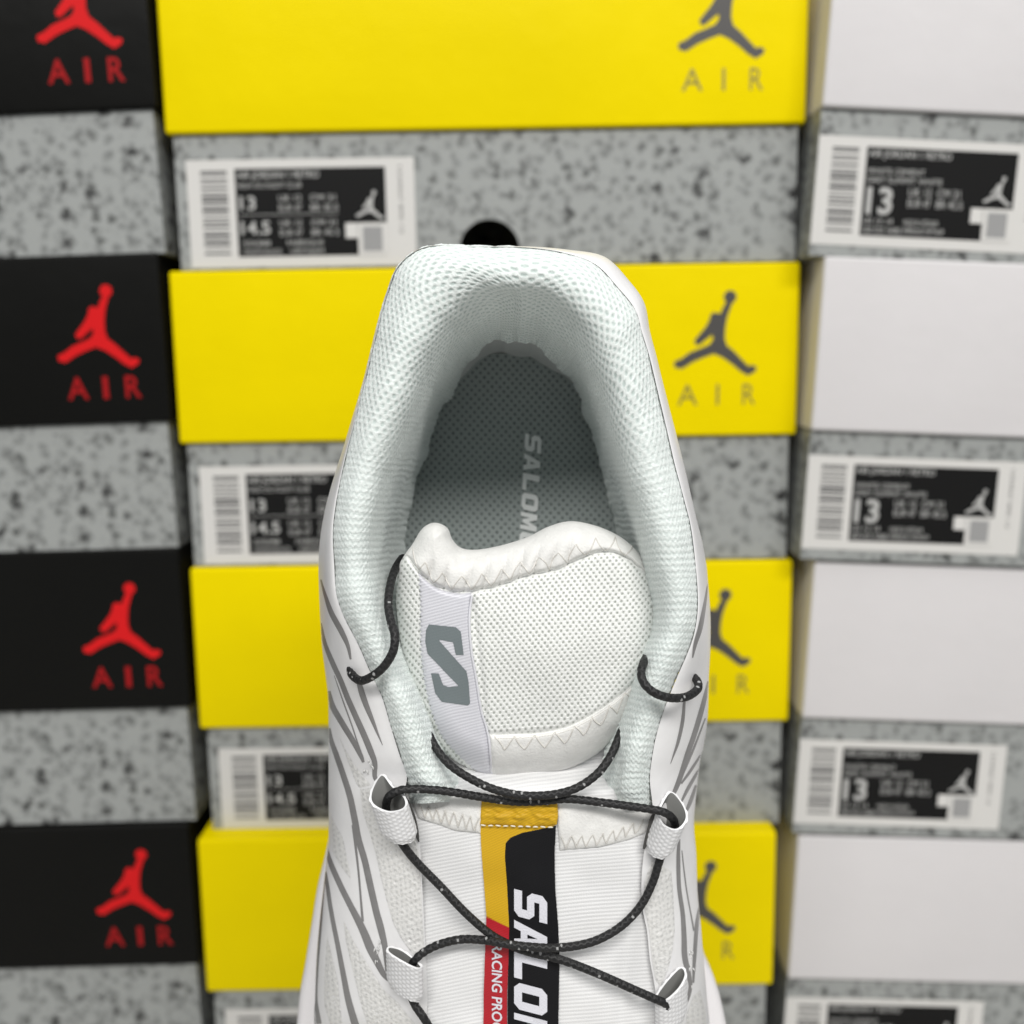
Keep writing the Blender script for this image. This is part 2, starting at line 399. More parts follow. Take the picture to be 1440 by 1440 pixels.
shoe_at = P(720, 1050, .372)
shoe = empty('shoe', (0, 0, 0)); shoe.location = Vector(shoe_at)
tag(shoe, 'white trail running shoe with mint collar lining and black cord lace, seen from above', 'shoe')
SH = Vector(shoe_at)
def part(name, V, Fc, m, parent=None, smooth=True, attrs=None):
    V = np.asarray(V, float).reshape(-1, 3) - np.array(shoe_at)
    return mesh_obj(name, V, Fc, m, parent or shoe, smooth, attrs)

def path_mm(V, axis):
    d = np.linalg.norm(np.diff(V, axis=axis), axis=-1) * 1000
    z = np.zeros_like(np.take(d, [0], axis)); return np.cumsum(np.concatenate([z, d], axis), axis)

# ---- outline tables (photograph pixels at known depth in metres)
EL = curve1([(560, 507), (600, 497), (625, 490), (668, 480), (710, 472), (750, 468), (795, 470), (835, 473), (868, 484), (905, 503), (948, 522), (980, 537), (1020, 549), (1062, 562), (1090, 572), (1118, 570),
             (1150, 583), (1182, 590), (1250, 594), (1330, 598), (1400, 601), (1440, 604), (1475, 640), (1510, 700), (1540, 719), (1700, 719)])
SL = curve1([(560, 503), (588, 495), (622, 485), (660, 473), (693, 463), (727, 455), (760, 450), (793, 448), (840, 449), (880, 451), (910, 453), (950, 458), (975, 461), (1000, 462), (1060, 462), (1120, 462),
             (1180, 462), (1210, 459), (1246, 455), (1300, 449), (1350, 445), (1400, 443), (1440, 442), (1500, 450), (1560, 480), (1610, 540), (1640, 620), (1660, 700), (1700, 715)])
DEL = curve1([(560, .267), (600, .2675), (668, .2685), (750, .2695), (800, .2705), (868, .272), (905, .273), (948, .2745), (980, .2755), (1020, .2775), (1062, .2795), (1100, .282), (1180, .285), (1300, .289), (1440, .294), (1520, .305), (1600, .322), (1700, .35)])
DSL = curve1([(560, .285), (700, .295), (800, .300), (900, .305), (1100, .312), (1250, .316), (1440, .324), (1600, .342), (1700, .356)])
ER = curve1([(566, 928), (605, 938), (653, 949), (702, 962), (743, 972), (793, 978), (830, 981), (860, 981), (892, 976), (918, 967), (955, 951), (995, 935), (1030, 924), (1065, 917), (1098, 914), (1146, 918),
             (1190, 907), (1240, 902), (1280, 904), (1310, 910), (1350, 914), (1390, 921), (1440, 925), (1475, 880), (1510, 780), (1540, 721), (1700, 721)])
SR = curve1([(566, 939), (607, 950), (667, 965), (720, 977), (760, 987), (793, 993), (812, 995), (864, 999), (906, 999), (947, 997), (1010, 995), (1052, 989), (1067, 985), (1129, 978), (1163, 976), (1199, 979),
             (1254, 981), (1295, 985), (1343, 989), (1400, 994), (1440, 998), (1500, 1000), (1560, 975), (1610, 910), (1640, 830), (1660, 740), (1700, 725)])
DER = DEL; DSR = DSL

NA = 40
def side_pt(left, a, py):
    """a in 0..1 along the visible side of the upper, E edge to silhouette"""
    E, S, dE, dS = (EL, SL, DEL, DSL) if left else (ER, SR, DER, DSR)
    e, s, de, ds = E(py), S(py), dE(py), dS(py)
    t = a * np.pi / 2
    return e + (s - e) * np.sin(t), de + (ds - de) * (1 - np.cos(t))
def side_depth(left, px, py):
    E, S, dE, dS = (EL, SL, DEL, DSL) if left else (ER, SR, DER, DSR)
    e, s, de, ds = E(py), S(py), dE(py), dS(py)
    k = np.clip((px - e) / (s - e), 0, 1)
    return de + (ds - de) * (1 - np.sqrt(1 - k * k))

# upper shell: both sides and the heel, front edge -> silhouette -> sole edge
def side_grid(left):
    py = np.concatenate([np.linspace(600, 1440, 320), np.linspace(1444, 1655, 40)])
    a = np.linspace(0, 1, NA)
    PX, D = side_pt(left, a[None, :], py[:, None]); PY = np.repeat(py[:, None], NA, 1)
    V = P(PX, PY, D)
    sx, ds = PX[:, -1], D[:, -1]
    B = []
    for k in np.linspace(0.12, 1, 8):
        d = ds + (.362 - ds) * k
        x = 720 + (sx - 720) * ds / d * (1 + .0 * k); y = 720 + (py - 720) * ds / d
        B.append(P(x, y, d))
    return np.concatenate([V, np.stack(B, 1)], 1)
vs, fs, off = [], [], 0
for left in (True, False):
    G = side_grid(left); n, m_ = G.shape[:2]
    vs.append(G.reshape(-1, 3)); fs.append(grid_faces(n, m_, not left, off)); off += n * m_
HL = [(float(EL(y)), y, float(DEL(y)), float(SL(y)), y, float(DSL(y))) for y in (640, 620, 600)]; HR = [(float(ER(y)), y, float(DER(y)), float(SR(y)), y, float(DSR(y))) for y in (600, 620, 640)]
HO = HL + [(512, 540, .2665, 509, 541, .282), (522, 500, .266, 519, 501, .280), (533, 455, .265, 530, 456, .278), (545, 412, .264, 543, 412, .276), (562, 372, .263, 561, 372, .274),
      (600, 347, .262, 600, 346.5, .272), (665, 347, .2615, 665, 346.5, .272), (740, 348, .262, 741, 346.5, .272), (795, 356, .262, 798, 351, .272), (838, 372, .2625, 850, 361, .273), (868, 403, .263, 884, 394, .274),
      (893, 435, .264, 906, 426, .275), (903, 468, .265, 914, 466, .277), (913, 500, .266, 923, 500, .280), (921, 533, .2665, 931, 533, .282), ] + HR
H = catmull([(h[0], h[1], h[2], h[3], h[4], h[5]) for h in HO], 200)
rows = []
for k in np.linspace(0, 1, 14):
    t = k * math.pi / 2; s_, c_ = math.sin(t), 1 - math.cos(t)
    rows.append(P(H[:, 0] + (H[:, 3] - H[:, 0]) * s_, H[:, 1] + (H[:, 4] - H[:, 1]) * s_, H[:, 2] + (H[:, 5] - H[:, 2]) * c_))
for k in np.linspace(.12, 1, 8):
    d = H[:, 5] + (.362 - H[:, 5]) * k; q = H[:, 5] / d
    rows.append(P(720 + (H[:, 3] - 720) * q, 720 + (H[:, 4] - 720) * q, d))
G = np.stack(rows, 1); n, m_ = G.shape[:2]
vs.append(G.reshape(-1, 3)); fs.append(grid_faces(n, m_, True, off)); off += n * m_
part('upper_shell', np.vstack(vs), np.vstack(fs), M['shell'])

# ---- collar lining: padded knit roll around the opening
ST = [  # outer x,y | roll edge x,y | inner foot x,y | depth outer, inner
 (578, 1130, 640, 1128, 652, 1128, .2862, .292), (575, 1108, 640, 1106, 654, 1106, .2838, .292), (563, 1062, 609, 1055, 627, 1052, .2795, .293), (549, 1020, 597, 1015, 614, 1012, .2775, .298), (537, 980, 580, 972, 602, 968, .2755, .304),
 (522, 948, 562, 940, 592, 935, .2745, .31), (503, 905, 545, 898, 580, 892, .273, .315), (484, 868, 536, 862, 574, 858, .272, .32), (473, 835, 529, 830, 571, 825, .271, .323), (470, 795, 524, 793, 568, 790, .2705, .326),
 (468, 750, 525, 752, 570, 749, .2695, .328), (472, 710, 532, 715, 576, 716, .269, .329), (480, 668, 542, 675, 584, 680, .2685, .329), (490, 625, 556, 637, 597, 641, .268, .329), (502, 580, 572, 596, 611, 601, .2672, .329),
 (512, 540, 586, 560, 625, 566, .2665, .328), (522, 500, 600, 525, 639, 546, .266, .326), (533, 455, 618, 492, 656, 520, .265, .317), (545, 412, 640, 460, 670, 497, .264, .309), (562, 372, 668, 436, 688, 480, .263, .301),
 (600, 347, 698, 424, 703, 474, .262, .298), (665, 347, 720, 418, 718, 478, .2615, .297), (740, 348, 738, 418, 734, 481, .262, .297), (795, 356, 762, 422, 750, 482, .262, .298), (838, 372, 790, 442, 764, 494, .2625, .301),
 (868, 403, 812, 468, 781, 510, .263, .308), (893, 435, 828, 502, 797, 525, .264, .316), (903, 468, 838, 530, 809, 547, .265, .325), (913, 500, 848, 560, 820, 572, .266, .328), (928, 566, 860, 605, 833, 605, .2672, .329),
 (938, 605, 868, 635, 841, 637, .268, .329), (949, 653, 880, 675, 851, 674, .2685, .329), (962, 702, 892, 712, 857, 712, .269, .328), (972, 743, 902, 750, 866, 750, .2695, .327), (978, 793, 912, 795, 880, 795, .2705, .326),
 (981, 830, 922, 832, 885, 832, .271, .323), (981, 860, 926, 862, 888, 860, .272, .32), (976, 892, 923, 890, 888, 888, .2727, .317), (966, 918, 912, 914, 880, 912, .2735, .314), (950, 955, 900, 945, 872, 942, .2745, .31),
 (935, 995, 889, 985, 864, 980, .276, .304), (924, 1030, 879, 1025, 856, 1022, .278, .298), (917, 1065, 871, 1060, 850, 1058, .2795, .293), (915, 1104, 862, 1106, 847, 1106, .2838, .292), (918, 1134, 866, 1134, 852, 1134, .2866, .293)]
NS, NT_ = 1300, 250
S8 = catmull(ST, NS)
O, R_, I_ = S8[:, 0:2], S8[:, 2:4], S8[:, 4:6]; dO, dI = S8[:, 6], S8[:, 7]
wd = np.linalg.norm(R_ - O, axis=1)
h = np.clip(wd / 1444 * .27 * .55, .004, .0085)
out_dir = (O - R_) / (wd[:, None] + 1e-9)
ctrl = [(O + out_dir * 2.0, dO + .0018), (O + (R_ - O) * .10, dO - h * .42), (O + (R_ - O) * .38, dO - h), (O + (R_ - O) * .76, dO - h * .78), (R_ * .97 + I_ * .03, dO + h * .30),
        (R_ * .50 + I_ * .50, dO * .60 + dI * .40), (I_, dI)]
C = np.stack([np.concatenate([xy, d[:, None]], 1) for xy, d in ctrl], 1)       # (NS, 7, 3)
tt = np.linspace(0, 6, NT_); C2 = np.concatenate([2 * C[:, :1] - C[:, 1:2], C, 2 * C[:, -1:] - C[:, -2:-1]], 1)
out = np.empty((NS, NT_, 3))
for j, t in enumerate(tt):
    i = min(int(t), 5); u = t - i; a, b, c, d = C2[:, i], C2[:, i + 1], C2[:, i + 2], C2[:, i + 3]
    out[:, j] = .5 * (2 * b + (c - a) * u + (2 * a - 5 * b + 4 * c - d) * u * u + (3 * b - a - 3 * c + d) * u ** 3)
G = P(out[..., 0], out[..., 1], out[..., 2])
# re-space evenly across the roll
L = path_mm(G, 1); tot = L[:, -1:]
ev = np.linspace(0, 1, NT_)
G2 = np.empty_like(G)
for i in range(NS):
    for k in range(3): G2[i, :, k] = np.interp(ev * tot[i, 0], L[i], G[i, :, k])
G = G2
Nn = grid_normals(G); Nn *= np.sign((Nn * (CAM - G)).sum(-1).mean())
u_mm = path_mm(G[:, NT_ // 3:NT_ // 3 + 1], 0) * np.ones((1, NT_)); v_mm = ev[None, :] * tot
uc = u_mm[-1, 0] / 2
yy_ = out[..., 1]
wob = fbm(u_mm * .12, v_mm * .12, 2) * .35
ps, pt = 3.05, 2.35
hh = np.cos(2 * np.pi * (u_mm + wob) / ps) * np.cos(2 * np.pi * (v_mm + wob) / pt)
open_ = sstep(760, 520, yy_)                                                   # open mesh at the heel, tighter knit towards the throat
hole = sstep(.10, .62, hh) * (.30 + .70 * open_)
rib = (.5 + .5 * np.cos(2 * np.pi * (u_mm + .35 * np.sin(2 * np.pi * v_mm / 1.5) + wob) / 1.75)) * (1 - open_)
fuzz = fbm(u_mm * 3.1, v_mm * 3.1, 2)
lumps = fbm(u_mm * .16 + 9, v_mm * .10 + 3, 2)
edge = sstep(0, 1.2, v_mm)
dsp = (-.27 * hole * open_ - .16 * hole * (1 - open_) - .20 * rib + .10 * fuzz + .20 * lumps) * 1e-3
vf = v_mm / tot
dsp += (np.abs(vnoise(u_mm * .55, v_mm * 0 + 4)) * sstep(.80, .97, vf) * .55 + vnoise(u_mm * .16, v_mm * 0) * sstep(.75, .97, vf) * 1.1) * 1e-3
dsp -= np.abs(np.sin(np.pi * u_mm / 3.2)) * sstep(1100, 985, yy_) * 0
pleat = sstep(1000, 1090, yy_) * np.cos(2 * np.pi * u_mm / 2.6 + 3 * vnoise(u_mm * .3, v_mm * .3)) * .10e-3
G = G + Nn * (dsp + pleat)[..., None]
hole_at = np.clip(hole * (.25 + .75 * open_) * 1.0 + rib * .45 + .20 * np.clip(-fuzz, 0, 1), 0, 1)
part('collar_lining', G, grid_faces(NS, NT_), M['knit'], attrs={'hole': hole_at})

# inner wall below the padding, down to the insole
q = S8[::8]; rr = []
for k in np.linspace(0, 1, 6):
    d = q[:, 7] - .004 + (.338 - q[:, 7] + .004) * k
    cx, cy = 722, 690
    rad = 1.0 + .03 * math.sin(k * math.pi * .9) - .012 * k ** 2 * sstep(580, 490, q[:, 5])
    x = 720 + ((cx + (q[:, 4] - cx) * 1.02) - 720) * q[:, 7] / d * rad; y = 720 + ((cy + (q[:, 5] - cy) * 1.02) - 720) * q[:, 7] / d * rad
    rr.append(P(x, y, d))
Gc = np.stack(rr, 1); part('heel_counter', Gc, grid_faces(*Gc.shape[:2]), M['counter'])

# ---- generic sheet over a polygon in the picture plane at its own depth
def poly_sdf(px, py, poly):
    p = np.asarray(poly, float); q = np.roll(p, -1, 0)
    dmin = np.full(px.shape, 1e9); inside = np.zeros(px.shape, bool); bx = np.zeros(px.shape); by = np.zeros(px.shape)
    for (x0, y0), (x1, y1) in zip(p, q):
        ex, ey = x1 - x0, y1 - y0; l2 = ex * ex + ey * ey + 1e-12
        t = np.clip(((px - x0) * ex + (py - y0) * ey) / l2, 0, 1)
        cx, cy = x0 + t * ex, y0 + t * ey; d = np.hypot(px - cx, py - cy)
        m = d < dmin; dmin = np.where(m, d, dmin); bx = np.where(m, cx, bx); by = np.where(m, cy, by)
        c = ((y0 > py) != (y1 > py)) & (px < (x1 - x0) * (py - y0) / (y1 - y0 + 1e-12) + x0); inside ^= c
    return np.where(inside, dmin, -dmin), bx, by
def smooth_poly(pts, n=220):
    p = list(pts) + [pts[0]]
    q = [pts[-1]] + p + [pts[1]]
    c = catmull(q, n + 60)
    # keep the closed part only
    a = np.argmin(np.hypot(*(c[:60, :2] - np.array(pts[0])).T)); b = len(c) - 60 + np.argmin(np.hypot(*(c[-60:, :2] - np.array(pts[0])).T))
    return c[a:b, :2]
def sheet(name, poly, depth, m, step=1.0, attr=None, disp=None, parent=None, back=0.0):
    poly = np.asarray(poly, float); x0, y0 = poly.min(0) - step; x1, y1 = poly.max(0) + step
    xs = np.arange(x0, x1 + step, step); ys = np.arange(y0, y1 + step, step)
    PX, PY = np.meshgrid(xs, ys)
    s, bx, by = poly_sdf(PX, PY, poly)
    keep = s > -step * .75
    X = np.where(s < 0, bx, PX); Y = np.where(s < 0, by, PY); s = np.maximum(s, 0)
    D = depth(X, Y, s)
    if disp is not None: D = D - disp(X, Y, s)
    idx = -np.ones(PX.shape, int); idx[keep] = np.arange(keep.sum())
    q = np.stack([idx[:-1, :-1], idx[1:, :-1], idx[1:, 1:], idx[:-1, 1:]], -1).reshape(-1, 4)
    ok = (q >= 0).all(1); q = q[ok]
    V = P(X[keep], Y[keep], D[keep])
    at = {'hole': attr(X, Y, s)[keep]} if attr is not None else None
    if back:
        bd = np.where(s[keep] > 0, np.minimum(s[keep] / 30, 1) * back, 0) + D[keep]
        n = len(V); V = np.vstack([V, P(X[keep], Y[keep], bd)]); q = np.vstack([q, q[:, ::-1] + n])
        if at: at = {'hole': np.r_[at['hole'], at['hole'] * 0]}
    o = part(name, V, q, m, parent, attrs=at); return o

# insole
def ins_d(x, y, s): return .3335 + 0 * x + .002 * sstep(110, 0, s) * 0
def dots(x, y, px_, py_, lo=.25, hi=.75, ang=0.0):
    c, s_ = math.cos(ang), math.sin(ang); X = x * c + y * s_; Y = -x * s_ + y * c
    return sstep(lo, hi, np.cos(2 * np.pi * X / px_) * np.cos(2 * np.pi * Y / py_))
INS = smooth_poly([(722, 497), (650, 510), (590, 580), (545, 700), (545, 850), (570, 980), (870, 980), (895, 850), (885, 700), (850, 580), (795, 512)], 200)
insole = sheet('insole', INS, ins_d, M['insole'], 1.3, attr=lambda x, y, s: dots(x, y, 11.4, 12.4, .2, .8, .05) * (.9 + .1 * fbm(x * .1, y * .1)), disp=lambda x, y, s: (-.00025 * dots(x, y, 11.4, 12.4, .2, .8, .05)))

GLY = {
 'S': ([(0, 0), (.64, 0), (.8, .14), (.8, .46), (.66, .61), (.25, .61), (.25, .76), (.8, .76), (.8, 1), (.16, 1), (0, .86), (0, .54), (.14, .39), (.55, .39), (.55, .24), (0, .24)], [], .8),
 'A': ([(0, 0), (.27, 0), (.33, .2), (.59, .2), (.65, 0), (.92, 0), (.62, 1), (.3, 1)], [[(.39, .4), (.53, .4), (.46, .72)]], .92),
 'L': ([(0, 0), (.72, 0), (.72, .24), (.26, .24), (.26, 1), (0, 1)], [], .72),
 'O': ([(.16, 0), (.68, 0), (.84, .16), (.84, .84), (.68, 1), (.16, 1), (0, .84), (0, .16)], [[(.27, .24), (.57, .24), (.57, .76), (.27, .76)]], .84),
 'M': ([(0, 0), (.25, 0), (.25, .56), (.44, .12), (.58, .12), (.77, .56), (.77, 0), (1.02, 0), (1.02, 1), (.72, 1), (.51, .5), (.3, 1), (0, 1)], [], 1.02),
 'N': ([(0, 0), (.24, 0), (.24, .58), (.56, 0), (.84, 0), (.84, 1), (.6, 1), (.6, .42), (.28, 1), (0, 1)], [], .84)}
def densify(lp, st=.07):
    o = []
    for a, b in zip(lp, lp[1:] + lp[:1]):
        n = max(1, int(math.hypot(b[0] - a[0], b[1] - a[1]) / st))
        o += [(a[0] + (b[0] - a[0]) * k / n, a[1] + (b[1] - a[1]) * k / n) for k in range(n)]
    return o
def word_down(name, word, adv, xtop, xbase, y0, tilt, depth, m, parent, shear=.12, thick=.00012):
    """word running down the picture, letter tops to the right; slightly raised"""
    V = []; Fc = []; y = y0; Hh = xtop - xbase
    for ch in word:
        o, holes, wd_ = GLY[ch]
        loops = [densify(o)] + [densify(hh_) for hh_ in holes]
        v, f = tess(loops)
        yy = y + (v[:, 0] / wd_ * adv * .86) + shear * v[:, 1] * Hh - shear * Hh * .5
        xx = xbase + v[:, 1] * Hh + tilt * (yy - y0)
        d = depth(xx, yy)
        n = len(V); V += list(P(xx, yy, d - thick)); Fc += [tuple(i + n for i in t) for t in f]
        # little side walls
        k0 = 0
        for lp in loops:
            a = len(V); idx = np.arange(k0, k0 + len(lp))
            V += list(P(xx[idx], yy[idx], d[idx] - thick)); b = len(V); V += list(P(xx[idx], yy[idx], d[idx] + .0001))
            for i in range(len(lp)):
                j = (i + 1) % len(lp); Fc.append((a + i, a + j, b + j, b + i))
            k0 += len(lp)
        y += adv
    return part(name, V, Fc, m, parent, smooth=False)
word_down('insole_lettering', 'SALOMON', 27.5, 762, 738.5, 612, -.055, lambda x, y: .3331 + 0 * x, M['insole_print'], insole, .22, .0001)

# ---- lower tongue (ribbed fabric) running down to the toe
def low_d(x, y, s=None):
    base = .2865 + (y - 1100) * 2.4e-5 + np.clip(y - 1440, 0, 999) * 6e-5
    return base + .0130 * sstep(1118, 1070, y) - .0042 * (1 - np.clip((x - 748) / 175, -1.2, 1.2) ** 2)
def fold(x, y): return .0012 * np.exp(-((x - (885 + (y - 1200) * .02 + 14 * np.sin(y * .012))) / 14) ** 2) * sstep(1150, 1250, y)
def rib_f(x, y):
    ph = np.where(x < 700, (y + (700 - x) * -.33 + 0 * x), (y - (x - 700) * -.10))
    ph = y + np.where(x < 745, -.20 * (745 - x), -.08 * (x - 745)) * -1 * np.where(x < 745, -1, 1) + 2.5 * vnoise(x * .012, y * .012)
    return .5 + .5 * np.cos(2 * np.pi * ph / 5.3)
LOW = [(600, 1040), (910, 1040), (922, 1140), (914, 1190), (910, 1240), (912, 1290), (918, 1330), (923, 1360), (930, 1400), (934, 1470), (890, 1530), (800, 1580), (700, 1580), (630, 1530), (590, 1470), (588, 1400), (584, 1330), (580, 1250), (572, 1182), (570, 1120)]
low = sheet('lower_tongue', LOW, lambda x, y, s: low_d(x, y) - fold(x, y) + .0008 * fbm(x * .012, y * .012, 2), M['rib'], 1.1,
            attr=lambda x, y, s: rib_f(x, y) * .5 + .2 * (.5 + .5 * np.cos(2 * np.pi * x / 3.6)) * rib_f(x, y), disp=lambda x, y, s: -.00010 * rib_f(x, y))
def lowf(x, y): return low_d(x, y) - fold(x, y) + .0008 * fbm(x * .012, y * .012, 2)

# suede strips with zigzag under the top lace
def pillow(s, wdt, hgt): k = np.clip(s / wdt, 0, 1); return hgt * (1 - np.sqrt(np.maximum(0, 1 - (1 - (1 - k)) ** 2)) - 1 + np.sqrt(np.maximum(0, 1 - (1 - k) ** 2)) * 1) if False else hgt * np.sqrt(np.maximum(0, 1 - (1 - k) ** 2))
for pl in ([(572, 1110), (680, 1122), (676, 1172), (640, 1168), (612, 1158), (588, 1151)],
           [(782, 1128), (926, 1140), (908, 1171), (884, 1181), (844, 1191), (787, 1196)]):
    sheet('binding_strip', pl, lambda x, y, s: lowf(x, y) - .0002 - pillow(s, 9, .0009) + .00018 * fbm(x * .06, y * .06, 2), M['suede'], 1.4, parent=low)

def tube(name, pts, r, m, parent=None, n_per=1.0, sides=8, braid=False, taper=False):
    """pts: (px, py, depth) list -> round cord; r in metres"""
    p = np.asarray(pts, float); L0 = np.hypot(np.diff(p[:, 0]), np.diff(p[:, 1])).sum() + 2
    q = catmull(p, max(4, int(L0 / n_per))); V0 = P(q[:, 0], q[:, 1], q[:, 2])
    return tube3(name, V0, r, m, parent, sides, braid, taper)
def tube_geo(V0, r, sides, braid, taper):
    T = np.gradient(V0, axis=0); T /= np.linalg.norm(T, axis=1, keepdims=True) + 1e-12
    A = np.cross(T, -FWD); A /= np.linalg.norm(A, axis=1, keepdims=True) + 1e-9
    for i in range(1, len(A)):
        a = A[i - 1] - T[i] * (A[i - 1] @ T[i]); nrm = np.linalg.norm(a); A[i] = a / nrm if nrm > 1e-6 else A[i - 1]
    B = np.cross(T, A)
    th = np.linspace(0, 2 * np.pi, sides, endpoint=False)
    Ls = np.r_[0, np.cumsum(np.linalg.norm(np.diff(V0, axis=0), axis=1))] * 1000
    rad = np.full((len(V0), sides), r)
    fl = np.zeros((len(V0), sides))
    if braid:
        U, TT = Ls[:, None], th[None, :]
        a = np.cos(4 * TT + 2 * np.pi * U / 1.9) ; b = np.cos(4 * TT - 2 * np.pi * U / 1.9)
        br = np.maximum(a, b); rad = r * (1 + .085 * br - .06)
        cell = np.floor(U / 1.15).astype(int); cell2 = np.floor(TT / (2 * np.pi) * 4 + cell * .5).astype(int)
        rn = _NT[(cell * 7) % 512, (cell2 * 13) % 512]
        du = (U / 1.15 - cell - .5); dt = (TT / (2 * np.pi) * 4 + cell * .5) - cell2 - .5
        fl = ((rn > .945) & ((du / .28) ** 2 + (dt / .26) ** 2 < 1)) * .9 + sstep(.80, 1, br) * .03  # light flecks, plus a faint highlight painted on the braid crests
    if taper: 
        e = np.linspace(0, 1, len(V0)); rad = rad * (np.clip(np.minimum(e, 1 - e) * 12, .25, 1) ** .5)[:, None]
    V = V0[:, None] + (A[:, None] * np.cos(th)[None, :, None] + B[:, None] * np.sin(th)[None, :, None]) * rad[..., None]
    n = len(V0); i = np.arange(n - 1)[:, None] * sides; j = np.arange(sides)[None, :]; j2 = (j + 1) % sides
    Fq = np.stack([i + j, i + j2, i + sides + j2, i + sides + j], -1).reshape(-1, 4)
    # close the ends
    V = V.reshape(-1, 3); V = np.vstack([V, V0[0], V0[-1]]); c0, c1 = len(V) - 2, len(V) - 1
    js = np.arange(sides); jn = (js + 1) % sides
    cap0 = np.stack([np.full(sides, c0), js, jn, np.full(sides, c0)], -1)[:, [1, 0, 2, 2]]
    return V, Fq, np.r_[fl.ravel(), 0, 0]
def tube3(name, V0, r, m, parent=None, sides=8, braid=False, taper=False):
    V, Fq, fl = tube_geo(V0, r, sides, braid, taper)
    return part(name, V, Fq, m, parent, attrs={'fleck_highlight': fl} if braid else None)
def tubes(name, plist, r, m, parent=None, n_per=1.5, sides=6, taper=True):
    Vs, Fs, off = [], [], 0
    for p in plist:
        p = np.asarray(p, float); L0 = np.hypot(np.diff(p[:, 0]), np.diff(p[:, 1])).sum() + 2
        q = catmull(p, max(4, int(L0 / n_per))); V, Fq, _ = tube_geo(P(q[:, 0], q[:, 1], q[:, 2]), r, sides, False, taper)
        Vs.append(V); Fs.append(Fq + off); off += len(V)
    return part(name, np.vstack(Vs), np.vstack(Fs), m, parent)

def zigzag(a_line, b_line, n, dfn, lift, rnd=1.2, seed=1):
    """V stitches between two polylines"""
    a = catmull(a_line, n); b = catmull(b_line, n); r = np.random.RandomState(seed); segs = []
    pts = []
    for i in range(n): pts.append(a[i] if i % 2 == 0 else b[i])
    for i in range(n - 1):
        p, q = pts[i], pts[i + 1]
        k = np.linspace(0, 1, 6)[:, None]; s_ = p * (1 - k) + q * k + r.uniform(-rnd, rnd, 2) * np.sin(k * np.pi)
        d = dfn(s_[:, 0], s_[:, 1]) - lift
        segs.append(np.c_[s_, d])
    return segs
stripd = lambda x, y: lowf(x, y) - .0012
tubes('zigzag_stitching', zigzag([(590, 1132), (630, 1140), (674, 1150)], [(592, 1148), (630, 1160), (673, 1170)], 15, stripd, .0002, seed=2), .00016, M['stitch'], low)
tubes('zigzag_stitching', zigzag([(789, 1176), (845, 1172), (905, 1152)], [(789, 1194), (845, 1188), (900, 1170)], 17, stripd, .0002, seed=3), .00016, M['stitch'], low)

# ---- woven label down the middle
def lab_d(x, y): return lowf(x, y) - .00075 + .0003 * np.sin(y * .02) * ((x - 730) / 55)
def twill(x, y): return .5 + .5 * np.cos(2 * np.pi * (x * .45 + y) / 3.6)
lab_parent = sheet('woven_label', [(716, 1300), (713, 1245), (710, 1205), (711, 1186), (718, 1178), (735, 1171), (760, 1166), (782, 1161), (780, 1200), (781, 1250), (785, 1300), (787, 1345), (786, 1400), (784, 1560), (713, 1560), (714, 1400)],
                   lambda x, y, s: lab_d(x, y) - pillow(s, 2, .00008), M['inkblack'], 1.3, attr=lambda x, y, s: twill(x, y), disp=lambda x, y, s: -.00005 * twill(x, y), parent=None)
sheet('yellow_panel', [(675, 1158), (782, 1161), (760, 1166), (735, 1171), (718, 1178), (711, 1186), (710, 1205), (713, 1245), (716, 1305), (684, 1290), (681, 1250), (677, 1200)],
      lambda x, y, s: lab_d(x, y) + .0, M['gold'], 1.1, attr=lambda x, y, s: twill(x, y) * .6, parent=lab_parent)
sheet('red_panel', [(684, 1288), (716, 1304), (715, 1350), (713, 1400), (713, 1560), (679, 1560), (680, 1400), (682, 1340)],
      lambda x, y, s: lab_d(x, y) + .0, M['redsat'], 1.1, attr=lambda x, y, s: twill(x, y) * .6, parent=lab_parent)
sheet('yellow_fold', [(677, 1120), (730, 1124), (784, 1128), (785, 1148), (783, 1160), (740, 1164), (700, 1160), (675, 1160), (676, 1140)],
      lambda x, y, s: lab_d(x, y) - .0002 - pillow(s, 7, .0010) + .00035 * fbm(x * .10, y * .16, 2) - .0005 * np.exp(-((y - (1149 + .02 * (x - 730))) / 3.5) ** 2) * (.5 + .5 * vnoise(x * .16, y * .1)), M['gold'], 1.1, attr=lambda x, y, s: twill(x, y) * .7, parent=lab_parent)
tubes('seam_stitch', [[(x, 1160 + .028 * (x - 676) + (1 if i % 2 else 0), lab_d(x, 1160) - .0009), (x + 3.5, 1160.5 + .028 * (x - 676), lab_d(x, 1160) - .0013), (x + 7, 1161 + .028 * (x - 676), lab_d(x, 1160) - .0009)] for i, x in enumerate(np.arange(676, 778, 10.5))], .00022, M['seam'], lab_parent)
word_down('label_lettering', 'SALOMON', 43.5, 769.5, 723, 1256, 0.0, lambda x, y: lab_d(x, y) - .0001, M['thread'], lab_parent, .26, .00022)
V2, F2 = text_geo('RACING PROGRAM', .02)
k = 14.0; wsc = 160.0 / V2[:, 0].max()
xx = 692 + V2[:, 1] * k; yy = 1327 + V2[:, 0] * wsc + .14 * V2[:, 1] * k
part('small_lettering', P(xx, yy, lab_d(xx, yy) - .0002), F2, M['thread'], lab_parent, smooth=False)

